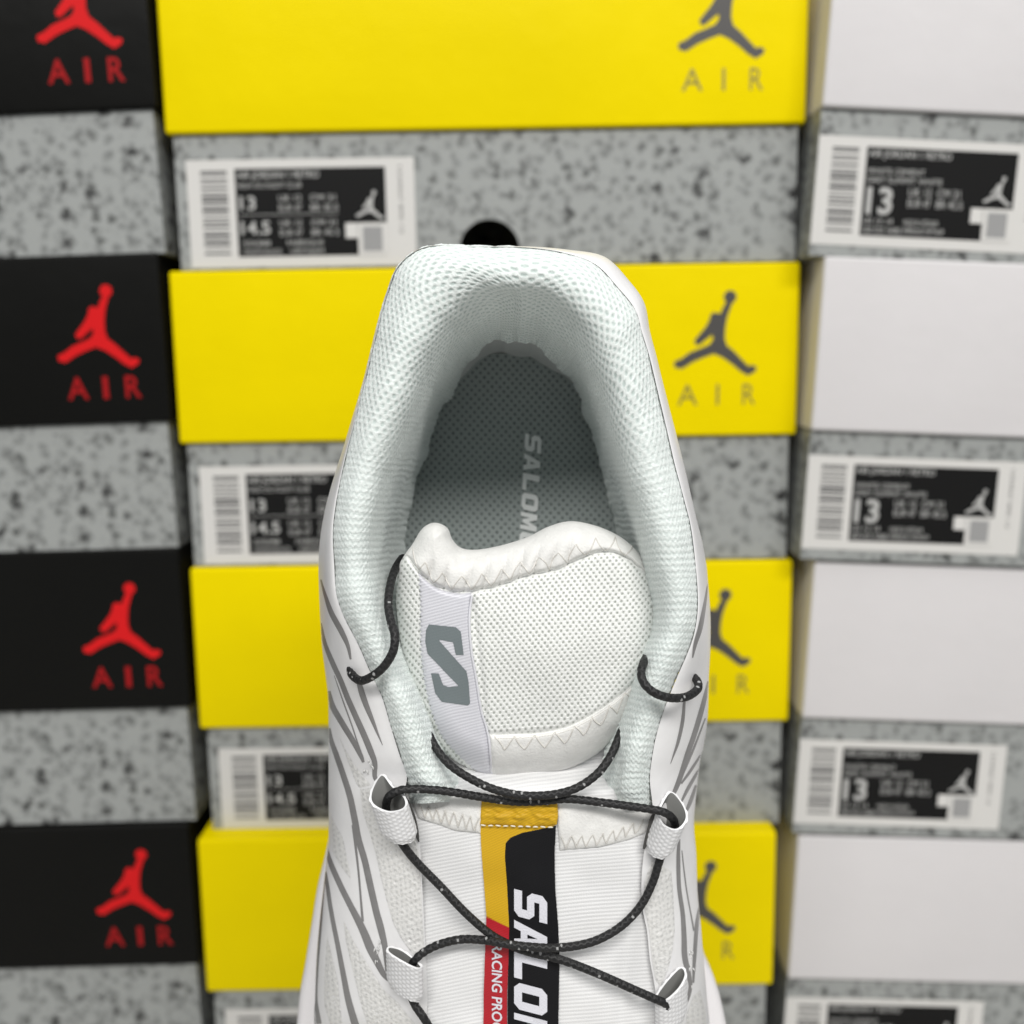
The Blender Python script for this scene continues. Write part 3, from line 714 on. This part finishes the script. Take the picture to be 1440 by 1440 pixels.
# ---- padded tongue top
TO = smooth_poly([(560, 800), (557, 840), (560, 880), (566, 920), (573, 952), (585, 990), (600, 1025), (620, 1055), (650, 1076), (692, 1092), (740, 1090), (790, 1084), (830, 1066), (860, 1042), (886, 1010), (902, 980), (912, 950), (922, 905),
                  (927, 868), (922, 828), (908, 792), (886, 765), (860, 748), (830, 737), (800, 733), (770, 741), (740, 756), (700, 768), (668, 773), (648, 770), (636, 758), (629, 742), (611, 735), (594, 743), (580, 765), (567, 783)], 300)
TOPB = np.array([(560, 770), (576, 787), (597, 812), (617, 826), (640, 832), (659, 832), (701, 824), (742, 810), (784, 801), (813, 787), (847, 776), (876, 782), (901, 800), (935, 830)], float)
BOTB = np.array([(560, 1000), (640, 1022), (688, 1033), (720, 1033), (760, 1031), (800, 1022), (835, 1004), (870, 980), (905, 948), (935, 918)], float)
tb_f = lambda x: np.interp(x, catmull(TOPB, 200)[:, 0], catmull(TOPB, 200)[:, 1]); bb_f = lambda x: np.interp(x, catmull(BOTB, 200)[:, 0], catmull(BOTB, 200)[:, 1])
def ton_d(x, y, s):
    base = .2855 + (y - 1090) * (.0130 / 340)
    d = base + .0105 - np.sqrt(np.maximum(0, 1 - (1 - np.clip(s / 42, 0, 1)) ** 2)) * .0105
    d -= .0050 * np.exp(-((x - 770) / 120) ** 2 - ((y - 905) / 100) ** 2)            # belly
    tb, bb = tb_f(x), bb_f(x)
    d += .0016 * np.exp(-((y - tb) / 4.0) ** 2) * sstep(2, 14, s)                     # groove where the binding is sewn on
    d += .0011 * np.exp(-((y - bb) / 4.0) ** 2) * sstep(2, 14, s) * sstep(680, 700, x)
    d += .0018 * np.exp(-((x - 650) / 13) ** 2 - ((y - 775) / 26) ** 2)               # dent in the binding
    d += .0009 * np.exp(-((x - (663 + (y - 840) * .11)) / 5) ** 2) * sstep(tb - 3, tb + 14, y)
    # puckers of the top binding
    pk = np.abs(np.sin(np.pi * (x + .25 * (y - tb)) / 25.0 + .8 * vnoise(x * .03, y * .02))) ** .5
    d += .0021 * (1 - pk) * sstep(tb - 50, tb - 6, y) * sstep(tb + 2, tb - 3, y) * sstep(2, 12, s) * sstep(850, 780, x)
    d += .00022 * fbm(x * .018, y * .018, 2)
    return d
def ton_mask(x, y):
    tb, bb = tb_f(x), bb_f(x); return sstep(tb - 1, tb + 5, y) * (1 - sstep(bb - 5, bb + 1, y) * sstep(675, 690, x))
def wv(x, y):
    X = x + .10 * (y - 900) + 1.4 * vnoise(x * .02, y * .02); Y = y + .06 * (x - 750) + 1.4 * vnoise(x * .02 + 50, y * .02)
    f = np.where(x < 640, 1.45, 1.0)
    return np.cos(2 * np.pi * X * 1 / 8.6), np.cos(2 * np.pi * Y / 10.4)
def wv_h(x, y):
    a, b = wv(x, y); t = .10 * vnoise(x * .21, y * .21) + .08 * vnoise(x * .7, y * .7)
    sl = sstep(.80, 1.0, np.cos(2 * np.pi * (x + .10 * (y - 900) + 2.1) / 4.3)) * .25
    return np.clip(sstep(.16 + t, .72 + t, a * b) + sl * (a * b > -.2), 0, 1) * ton_mask(x, y)
TG = np.array(TO)
def split_poly(sel):
    return sel
tongue = sheet('tongue', TO, ton_d, M['weave'], 1.0, attr=lambda x, y, s: wv_h(x, y), disp=lambda x, y, s: (-.00034 * wv_h(x, y) + .00005 * fbm(x * .5, y * .5, 2)) * sstep(2, 12, s), back=.008)
# bindings: sheets lying 0.3 mm proud of the pad
sub = catmull(TOPB, 60); 
def clip_band(fn_keep):
    return fn_keep
def ton_s(x, y): return poly_sdf(np.asarray(x, float), np.asarray(y, float), TO)[0]
def ton_at(x, y): 
    x = np.asarray(x, float); y = np.asarray(y, float); return ton_d(x, y, np.maximum(ton_s(x, y), 0))
def band(name, cond, m, lift, attr=None, disp=None, step=1.1, parent=None):
    """part of the tongue's own outline where cond > 0, following the pad"""
    x0, y0 = TO.min(0) - 1; x1, y1 = TO.max(0) + 1
    PX, PY = np.meshgrid(np.arange(x0, x1, step), np.arange(y0, y1, step))
    s, bx, by = poly_sdf(PX, PY, TO); c = cond(PX, PY)
    keep = (s > -step * .75) & (c > 0)
    X = np.where(s < 0, bx, PX); Y = np.where(s < 0, by, PY); s = np.maximum(s, 0)
    D = ton_d(X, Y, s) - lift * sstep(0, 3.5, c) + .00015 * (1 - sstep(0, 2.5, c))
    if disp is not None: D = D - disp(X, Y, s)
    idx = -np.ones(PX.shape, int); idx[keep] = np.arange(keep.sum())
    q = np.stack([idx[:-1, :-1], idx[1:, :-1], idx[1:, 1:], idx[:-1, 1:]], -1).reshape(-1, 4); q = q[(q >= 0).all(1)]
    return part(name, P(X[keep], Y[keep], D[keep]), q, m, parent, attrs={'hole': attr(X, Y, s)[keep]} if attr else None)
zz = lambda x: 1.2 * np.sin(x * .5)
band('top_binding', lambda x, y: np.minimum(tb_f(x) + zz(x) - y, 400) * (x > 556), M['suede'], .0007, parent=tongue)
band('bottom_binding', lambda x, y: np.minimum(y - bb_f(x), (x - 688) * 1.0), M['suede'], .0007, parent=tongue)
RL = catmull([(588, 812), (590, 850), (590, 890), (592, 930), (598, 970), (608, 1008), (622, 1038), (645, 1064), (672, 1088)], 80); RR = catmull([(664, 836), (660, 870), (663, 915), (669, 950), (677, 1000), (687, 1036), (693, 1100)], 80)
rl = lambda y: np.interp(y, RL[:, 1], RL[:, 0]); rr_ = lambda y: np.interp(y, RR[:, 1], RR[:, 0])
sat = lambda x, y: .5 + .5 * np.cos(2 * np.pi * (y + .28 * x + 1.5 * vnoise(x * .03, y * .03)) / 4.4)
ribbon = band('ribbon', lambda x, y: np.minimum(np.minimum(x - rl(y) - 1.3 * np.sin(y * .9), rr_(y) - x), y - tb_f(x) - .5), M['satin'], .0006, attr=lambda x, y, s: sat(x, y) * .8, disp=lambda x, y, s: -.00008 * sat(x, y), parent=tongue)
tubes('ribbon_edge', [[(rr_(y), y, float(ton_at(rr_(y), y)) - .0006) for y in np.linspace(838, 1088, 16)]], .00032, M['satin'], tongue, taper=False)
SG = [(599, 886), (603, 878), (641, 882), (648, 888), (652, 921), (641, 921), (637, 903), (616, 899), (656, 944), (659, 960), (661, 989), (658, 992), (621, 987), (612, 975), (606, 947), (617, 947), (623, 963), (630, 966), (645, 965), (601, 919), (598, 902)]
sheet('ribbon_emblem', SG, lambda x, y, s: ton_at(x, y) - .00075, M['satin_grey'], 1.0, attr=lambda x, y, s: sat(x, y) * .6, parent=tongue)
# stitches on both bindings
tz = lambda dx: [(x, float(tb_f(x)) + dx) for x in (580, 600, 620, 650, 700, 740, 780, 820, 860, 890)]
bz = lambda dx: [(x, float(bb_f(x)) + dx) for x in (695, 730, 770, 805, 840, 870, 900)]
tubes('binding_stitching', zigzag(tz(-23), tz(-2), 25, lambda x, y: ton_at(x, y), .0007, 2.5, 5), .00019, M['stitch'], tongue)
tubes('binding_stitching', zigzag(bz(2), bz(22), 17, lambda x, y: ton_at(x, y), .0008, 2.0, 6), .00019, M['stitch'], tongue)
tubes('binding_seam', zigzag(bz(5), bz(5.1), 60, lambda x, y: ton_at(x, y), .00075, .6, 8) , .00010, M['stitch'], tongue)

# ---- decals moulded on the upper: grey lines, quilted fields
def tri_strip(px, py, wds, left, lift):
    c = catmull(np.c_[px, py, wds], max(8, int(np.hypot(np.diff(px), np.diff(py)).sum() / 3)))
    t = np.gradient(c[:, :2], axis=0); t /= np.linalg.norm(t, axis=1, keepdims=True) + 1e-9; nrm = np.c_[-t[:, 1], t[:, 0]]
    rows = []
    for k in np.linspace(-.5, .5, 5):
        q = c[:, :2] + nrm * (np.maximum(c[:, 2] * .9, .3) * k)[:, None]
        E, S = (EL, SL) if left else (ER, SR)
        e, s = E(q[:, 1]), S(q[:, 1]); lo, hi = np.minimum(e, s) + .4, np.maximum(e, s) - .4
        x = np.clip(q[:, 0], lo, hi)
        rows.append(P(x, q[:, 1], side_depth(left, x, q[:, 1]) - lift * (1 if abs(k) < .4 else .5)))
    return np.stack(rows, 1)
LINES = [
 (1, [(451, 815, 2), (457, 836, 5), (466, 862, 8), (480, 888, 8.5), (489, 908, 6), (493, 927, 3)]), (1, [(504, 955, 7), (508, 972, 9), (515, 992, 8.5), (524, 1014, 6), (532, 1034, 3), (538, 1048, .8)]),
 (1, [(451, 876, 3), (457, 905, 6), (468, 933, 8), (479, 957, 8), (488, 980, 8.5), (499, 1005, 9), (512, 1034, 9.5), (521, 1056, 9.5), (527, 1073, 8), (527, 1092, 7), (533, 1102, 5)]),
 (1, [(470, 950, 1), (482, 985, 2), (494, 1018, 2), (502, 1042, 2), (508, 1058, 1.5)]), (1, [(462, 972, 6), (468, 994, 9), (483, 1020, 9), (497, 1043, 8.5), (507, 1062, 7), (511, 1072, 4)]),
 (1, [(463, 1024, 4), (466, 1042, 7), (473, 1062, 8.5), (482, 1088, 9), (492, 1120, 9.5), (499, 1154, 10), (504, 1180, 10), (513, 1211, 10), (521, 1247, 10.5), (529, 1282, 10.5), (535, 1304, 11), (541, 1330, 9), (543, 1350, 7), (545, 1366, 7)]),
 (1, [(497, 1160, 6), (500, 1190, 4), (504, 1225, 3.2), (507, 1260, 3.2), (510, 1296, 4)]),
 (1, [(459, 1190, 3), (465, 1214, 8), (479, 1246, 9), (492, 1272, 9.5), (504, 1295, 11), (512, 1312, 12), (521, 1334, 13), (530, 1352, 11), (540, 1371, 8), (553, 1385, 2)]),
 (1, [(457, 1226, 5), (461, 1250, 6), (464, 1272, 6.5), (469, 1300, 7), (475, 1330, 7.5), (483, 1372, 8.5), (490, 1407, 10), (501, 1446, 12)]),
 (1, [(455.5, 1240, 3), (453, 1262, 5), (450, 1300, 6), (447, 1337, 6), (444.5, 1372, 6), (443, 1407, 8), (446, 1440, 14)]),
 (0, [(995, 822, 2), (991, 850, 5), (985, 882, 7.5), (978, 905, 6), (974, 925, 2)]), (0, [(962.5, 986, 4), (960, 1014, 5.5), (954, 1042, 5), (948, 1060, 3), (943, 1074, .8)]),
 (0, [(996, 958, 3), (989, 990, 7.5), (977, 1031, 8), (967, 1060, 8), (957, 1092, 8), (950, 1110, 7), (944, 1122, 4)]), (0, [(992, 1010, 2), (975, 1054, 3.5), (959, 1092, 3)]),
 (0, [(985, 1062, 3), (971, 1084, 4.5), (958, 1102, 3)]), (0, [(983, 1082, 4), (968, 1108, 5.5), (958, 1128, 3)]), (0, [(979, 1104, 4), (971, 1127, 6), (964, 1143, 4)]),
 (0, [(955, 1180, 4), (954, 1205, 6), (955, 1247, 6.5), (960, 1284, 7), (962, 1316, 8), (963, 1345, 9), (968, 1368, 8), (971, 1386, 6), (968, 1403, 5), (964, 1415, 1)]),
 (0, [(959, 1196, 1.5), (962, 1224, 2.2), (966, 1254, 2.2), (971, 1282, 2.2), (976, 1309, 3)]), (0, [(983, 1276, 3), (980, 1300, 6), (977.5, 1335, 6), (976, 1360, 5), (975, 1382, 3)])]
shell_obj = [o for o in shoe.children if o.name.startswith('upper_shell')][0]
for left, ln in LINES:
    a = np.array(ln, float); Gd = tri_strip(a[:, 0], a[:, 1], a[:, 2], bool(left), .00022)
    part('side_stripe', Gd, grid_faces(*Gd.shape[:2], flip=False), M['grey_line'], shell_obj)
def cells(x, y, p=9.0): 
    a = np.sin((x * .9 + y * .5) * 2 * np.pi / p + 2 * vnoise(x * .05, y * .05)) * np.sin((x * -.6 + y * .8) * 2 * np.pi / (p * 1.3)); return sstep(.1, .8, a)
CELLS = [
 (1, [(506, 1110), (510, 1142), (521, 1176), (529, 1204), (535, 1232), (542, 1260), (553, 1299), (564, 1320), (579, 1341), (595, 1350), (596.5, 1330), (594, 1290), (592, 1250), (589, 1200), (582, 1160), (570, 1125), (540, 1105)]),
 (1, [(460, 1316), (465, 1337), (475, 1379), (482, 1450), (467, 1450), (456, 1414), (456, 1372)]),
 (1, [(483, 1294), (497, 1323), (518, 1358), (539, 1391), (560, 1411), (592, 1450), (519, 1450), (506, 1407), (496, 1365), (486, 1323)]),
 (1, [(465, 1146), (482, 1178), (492, 1225), (493, 1236), (479, 1218), (467, 1197)]),
 (1, [(477, 1036), (487, 1056), (500, 1078), (512, 1092), (521, 1104), (505, 1108), (500, 1100), (488, 1068)]),
 (0, [(944, 1225), (947, 1254), (949, 1309), (946, 1337), (939, 1365), (929, 1388), (922, 1378), (917, 1350), (913, 1310), (907, 1280), (906, 1240), (916, 1210)]),
 (0, [(975, 1400), (985, 1392), (992, 1420), (994, 1450), (964, 1450), (966, 1425)])]
for left, pl in CELLS:
    pl = np.array(pl, float)
    fx = lambda x, y, L=bool(left): (np.clip(x, np.minimum(*( (EL(y), SL(y)) if L else (ER(y), SR(y)) )) + .3, np.maximum(*((EL(y), SL(y)) if L else (ER(y), SR(y)))) - .3))
    sheet('quilted_panel', pl, lambda x, y, s, L=bool(left), f=fx: side_depth(L, f(x, y), y) - .00012 - .0001 * sstep(0, 2, s), M['textile'], 1.3,
          attr=lambda x, y, s: cells(x, y), disp=lambda x, y, s: (-.00014 * cells(x, y) * (.5 + fbm(x * .04, y * .04)) + .00012 * fbm(x * .20, y * .20, 3)) * sstep(0, 4, s), parent=shell_obj)
gl = np.random.RandomState(4); G1 = []
for cx, cy, sx, sy, nn, L in ((517, 1076, 6, 7, 5, True), (531, 1328, 4, 26, 9, True), (972, 1362, 3, 30, 9, False)):
    for _ in range(nn):
        x, y = cx + gl.uniform(-sx, sx), cy + gl.uniform(-sy, sy); x2, y2 = x + gl.uniform(-3, 3), y + gl.uniform(2, 7)
        G1.append([(x, y, float(side_depth(L, x, y)) - .0004), ((x + x2) / 2 + gl.uniform(-1.5, 1.5), (y + y2) / 2, float(side_depth(L, x, y)) - .0006), (x2, y2, float(side_depth(L, x2, y2)) - .0004)])
    tubes('glue_trace', G1, .00022, M['glue'], shell_obj); G1 = []

# dark edge trims between eyestay and tongue
for pts, L in (([(566, 1116, 3), (573, 1130, 7), (580, 1150, 9), (585, 1168, 7), (589, 1184, 2)], True), ([(925, 1140, 3), (919, 1150, 9), (914, 1168, 9), (908, 1186, 6), (905, 1194, 3)], False)):
    a = catmull(np.array(pts, float), 24); t = np.gradient(a[:, :2], axis=0); t /= np.linalg.norm(t, axis=1, keepdims=True); nr = np.c_[-t[:, 1], t[:, 0]]
    rows = [P(a[:, 0] + nr[:, 0] * a[:, 2] * k, a[:, 1] + nr[:, 1] * a[:, 2] * k, DEL(a[:, 1]) - .0012 + .0006 * abs(k)) for k in (-.5, 0, .5)]
    part('edge_trim', np.stack(rows, 1), grid_faces(24, 3), M['trim'], shell_obj)

# ---- webbing loops that carry the lace
def web_loop(prof, axis, n, dz, base_d, parent=shoe):
    """prof: closed list (px, py, depth offset) of the mouth; axis: (dx, dy) in px"""
    pr = smooth_poly_3(prof, 90)
    k = np.linspace(0, 1, n)
    body = []
    for t in k:
        sh_ = 1 - .22 * sstep(.75, 1, t)
        c = pr.mean(0)
        x = c[0] + (pr[:, 0] - c[0]) * sh_ + axis[0] * t; y = c[1] + (pr[:, 1] - c[1]) * (sh_ if t > 0 else 1) + axis[1] * t; d = base_d + pr[:, 2] + dz * t
        body.append(P(x, y, d))
    G = np.stack(body, 0); m = G.shape[1]
    U = np.linspace(0, 1, m) ; 
    Lp = np.r_[0, np.cumsum(np.linalg.norm(np.diff(G[0], axis=0), axis=1))] * 1000
    La = np.linspace(0, np.hypot(*axis) * .19, n)
    ph = Lp[None, :] / 1.15 * 2 * np.pi; pv = La[:, None] / .95 * 2 * np.pi
    cell = Lp[None, :] / 1.25; hgt = np.abs(np.cos(pv * .42 + (np.floor(cell) % 2) * np.pi / 2)) * (.35 + .65 * np.abs(np.sin(np.pi * cell)))
    N_ = grid_normals(G); cen = G.mean(1, keepdims=True); N_ *= np.sign((N_ * (G - cen)).sum(-1, keepdims=True))
    out_ = G + N_ * (.00032 + .00022 * hgt)[..., None]; inn = G - N_ * .00022
    V = np.vstack([out_.reshape(-1, 3)]); q = grid_faces(n, m)
    # rim
    rimo = out_[0]; rimi = inn[0]
    V = np.vstack([V, rimo, rimi]); a = n * m; i = np.arange(m - 1)
    q = np.vstack([q, np.stack([a + i, a + i + 1, a + m + i + 1, a + m + i], -1)])
    # bottom rim
    b = len(V); V = np.vstack([V, out_[-1], inn[-1]]); q = np.vstack([q, np.stack([b + i, b + i + 1, b + m + i + 1, b + m + i], -1)])
    at = np.r_[(1 - hgt).ravel() * .8, np.zeros(4 * m)]
    o = part('lace_loop', V, q, M['web'], parent, attrs={'hole': at})
    part('loop_shaded_inside', inn, grid_faces(n, m, True), M['webin'], o)  # inner face of the same webbing, painted in its shaded tone
    return o
def smooth_poly_3(pts, n):
    p = np.array(pts, float); q = np.vstack([p[-2:], p, p[:3]]); c = catmull(q, n * 2)
    a = np.argmin(np.linalg.norm(c[:n, :2] - p[0, :2], axis=1)); b = n + np.argmin(np.linalg.norm(c[n:, :2] - p[0, :2], axis=1))
    c = c[a:b + 1]; c[-1] = c[0]; s = np.linspace(0, len(c) - 1, n); 
    return np.stack([np.interp(s, np.arange(len(c)), c[:, j]) for j in range(3)], 1)
web_loop([(537, 1090, .0030), (552, 1106, .0018), (569, 1122, 0), (568, 1136, -.0018), (546, 1141, -.0034), (524, 1130, -.0016), (523, 1112, .0010)], (17, 50), 46, .0045, .2770)
web_loop([(944, 1114, .0030), (931, 1130, .0018), (927, 1146, 0), (934, 1160, -.0020), (952, 1166, -.0034), (965, 1152, -.0016), (961, 1133, .0010)], (-20, 46), 46, .0045, .2805)
web_loop([(548, 1332, .0030), (566, 1337, .0014), (589, 1355, -.0004), (591, 1361, -.0018), (580, 1359, -.0028), (558, 1347, -.0012), (546, 1338, .0012)], (1, 50), 46, .0045, .2845)
web_loop([(957, 1361, .0030), (940, 1377, .0012), (924, 1399, -.0004), (925, 1407, -.0018), (938, 1405, -.0028), (956, 1388, -.0012), (964, 1370, .0012)], (1, 56), 46, .0045, .2885)

# ---- the lace: one long cord threaded through loops and eyelets
RC = .00113
LACE = [
 [(566, 784, .290), (556, 800, .282), (549, 822, .2765), (546, 850, .2715), (550, 875, .2680), (555, 893, .2655), (553, 915, .2648), (541, 936, .2655), (525, 950, .2670), (509, 957, .2708), (498, 952, .2745), (493, 943, .2775), (497, 934, .2795), (503, 929, .2812), (508, 927, .284)],
 [(574, 958, .302), (578, 972, .2965), (589, 1000, .2885), (602, 1030, .2835), (614, 1053, .2805), (632, 1075, .2790), (660, 1094, .2782), (692, 1109, .2775), (726, 1117.5, .2770), (756, 1119, .2768), (785, 1116, .2768), (813, 1107, .2772), (840, 1088, .2782), (858, 1064, .2800), (871, 1035, .2830), (881, 1008, .2905), (888, 985, .302)],
 [(908, 905, .296), (911, 918, .286), (905, 932, .2715), (901.5, 946, .2680), (906, 961, .2660), (920, 974, .2655), (940, 981, .2668), (960, 981, .2700), (973, 976, .2735), (982, 967, .2765), (980, 957, .2785), (975, 952, .2805), (970, 950, .284)],
 [(560, 1175, .2820), (552, 1160, .2810), (545, 1145, .2800), (543, 1131, .2785), (548, 1119, .2768), (562, 1111.5, .2765), (585, 1109.5, .2768), (613, 1111, .2772), (640, 1114.5, .2775), (666, 1119, .2785), (700, 1124.5, .2797), (730, 1127.5, .2801), (765, 1126.5, .2799), (800, 1123.5, .2790), (850, 1129, .2786), (880, 1133, .2785), (905, 1136.5, .2785), (930, 1141, .2782), (944, 1149, .2794), (949, 1160, .2820), (944, 1178, .2845), (934, 1195, .2852)],
 [(556, 1162, .2815), (563, 1182, .2822), (584, 1210, .2836), (620, 1247, .2838), (655, 1284, .2832), (690, 1314, .2829), (720, 1330, .2835), (745, 1339, .2840), (790, 1350, .2838), (840, 1369, .2838), (890, 1391, .2846), (922, 1405, .2850), (936, 1412, .2866), (940, 1425, .2895)],
 [(936, 1185, .2850), (927, 1212, .2852), (917, 1243, .2852), (900, 1275, .2844), (874, 1302, .2832), (842, 1321, .2818), (810, 1330, .2808), (775, 1333, .2802), (740, 1331, .2800), (710, 1327, .2806), (680, 1322, .2824), (648, 1321, .2838), (618, 1328, .2846), (596, 1339, .2846), (583, 1351, .2845), (576, 1365, .2858), (575, 1385, .2880)],
 [(577, 1398, .2890), (584, 1414, .2890), (595, 1430, .2880), (608, 1450, .2890), (640, 1490, .2880), (700, 1530, .289)]]
Vs, Fs, Fl, off = [], [], [], 0
for p in LACE:
    p = np.array(p, float); L0 = np.linalg.norm(np.diff(P(p[:, 0], p[:, 1], p[:, 2]), axis=0), axis=1).sum() * 1000
    V0 = P(*catmull(p, int(L0 / .15)).T); V, q, fl = tube_geo(V0, RC, 28, True, False)
    Vs.append(V); Fs.append(q + off); Fl.append(fl); off += len(V)
part('lace', np.vstack(Vs), np.vstack(Fs), M['cord'], attrs={'fleck_highlight': np.concatenate(Fl)})

# ---- midsole and outsole
MS = smooth_poly([(720, 487), (650, 492), (600, 525), (570, 600), (545, 700), (520, 820), (500, 950), (482, 1080), (463, 1180), (449, 1240), (441, 1289), (431, 1351), (424, 1390), (419, 1437), (410, 1500), (415, 1560), (450, 1610), (540, 1640), (680, 1652), (830, 1640),
                  (950, 1610), (1015, 1550), (1026, 1480), (1019, 1434), (1010, 1393), (1000, 1363), (989, 1338), (975, 1280), (965, 1200), (950, 1080), (930, 950), (915, 820), (895, 700), (870, 600), (840, 525), (790, 492)], 400)
cm = MS.mean(0); rows = []
for sc, d in ((.86, .342), (.955, .3425), (.985, .3440), (.997, .3465), (1.0, .350), (1.0, .356), (.992, .362), (.995, .366)):
    x = cm[0] + (MS[:, 0] - cm[0]) * sc; y = cm[1] + (MS[:, 1] - cm[1]) * (1 - (1 - sc) * .6); rows.append(P(720 + (x - 720) * .350 / d, 720 + (y - 720) * .350 / d, d))
Gm = np.stack(rows, 1); Gm = np.concatenate([Gm, Gm[:1]], 0); part('midsole', Gm, grid_faces(*Gm.shape[:2]), M['foam'])
rows = []
for sc, d in ((.99, .366), (1.0, .3665), (1.0, .3705), (.97, .372), (.0, .372)):
    x = cm[0] + (MS[:, 0] - cm[0]) * sc; y = cm[1] + (MS[:, 1] - cm[1]) * sc; rows.append(P(720 + (x - 720) * .350 / d, 720 + (y - 720) * .350 / d, d))
Gm = np.stack(rows, 1); Gm = np.concatenate([Gm, Gm[:1]], 0); part('outsole', Gm, grid_faces(*Gm.shape[:2]), M['rubber'])
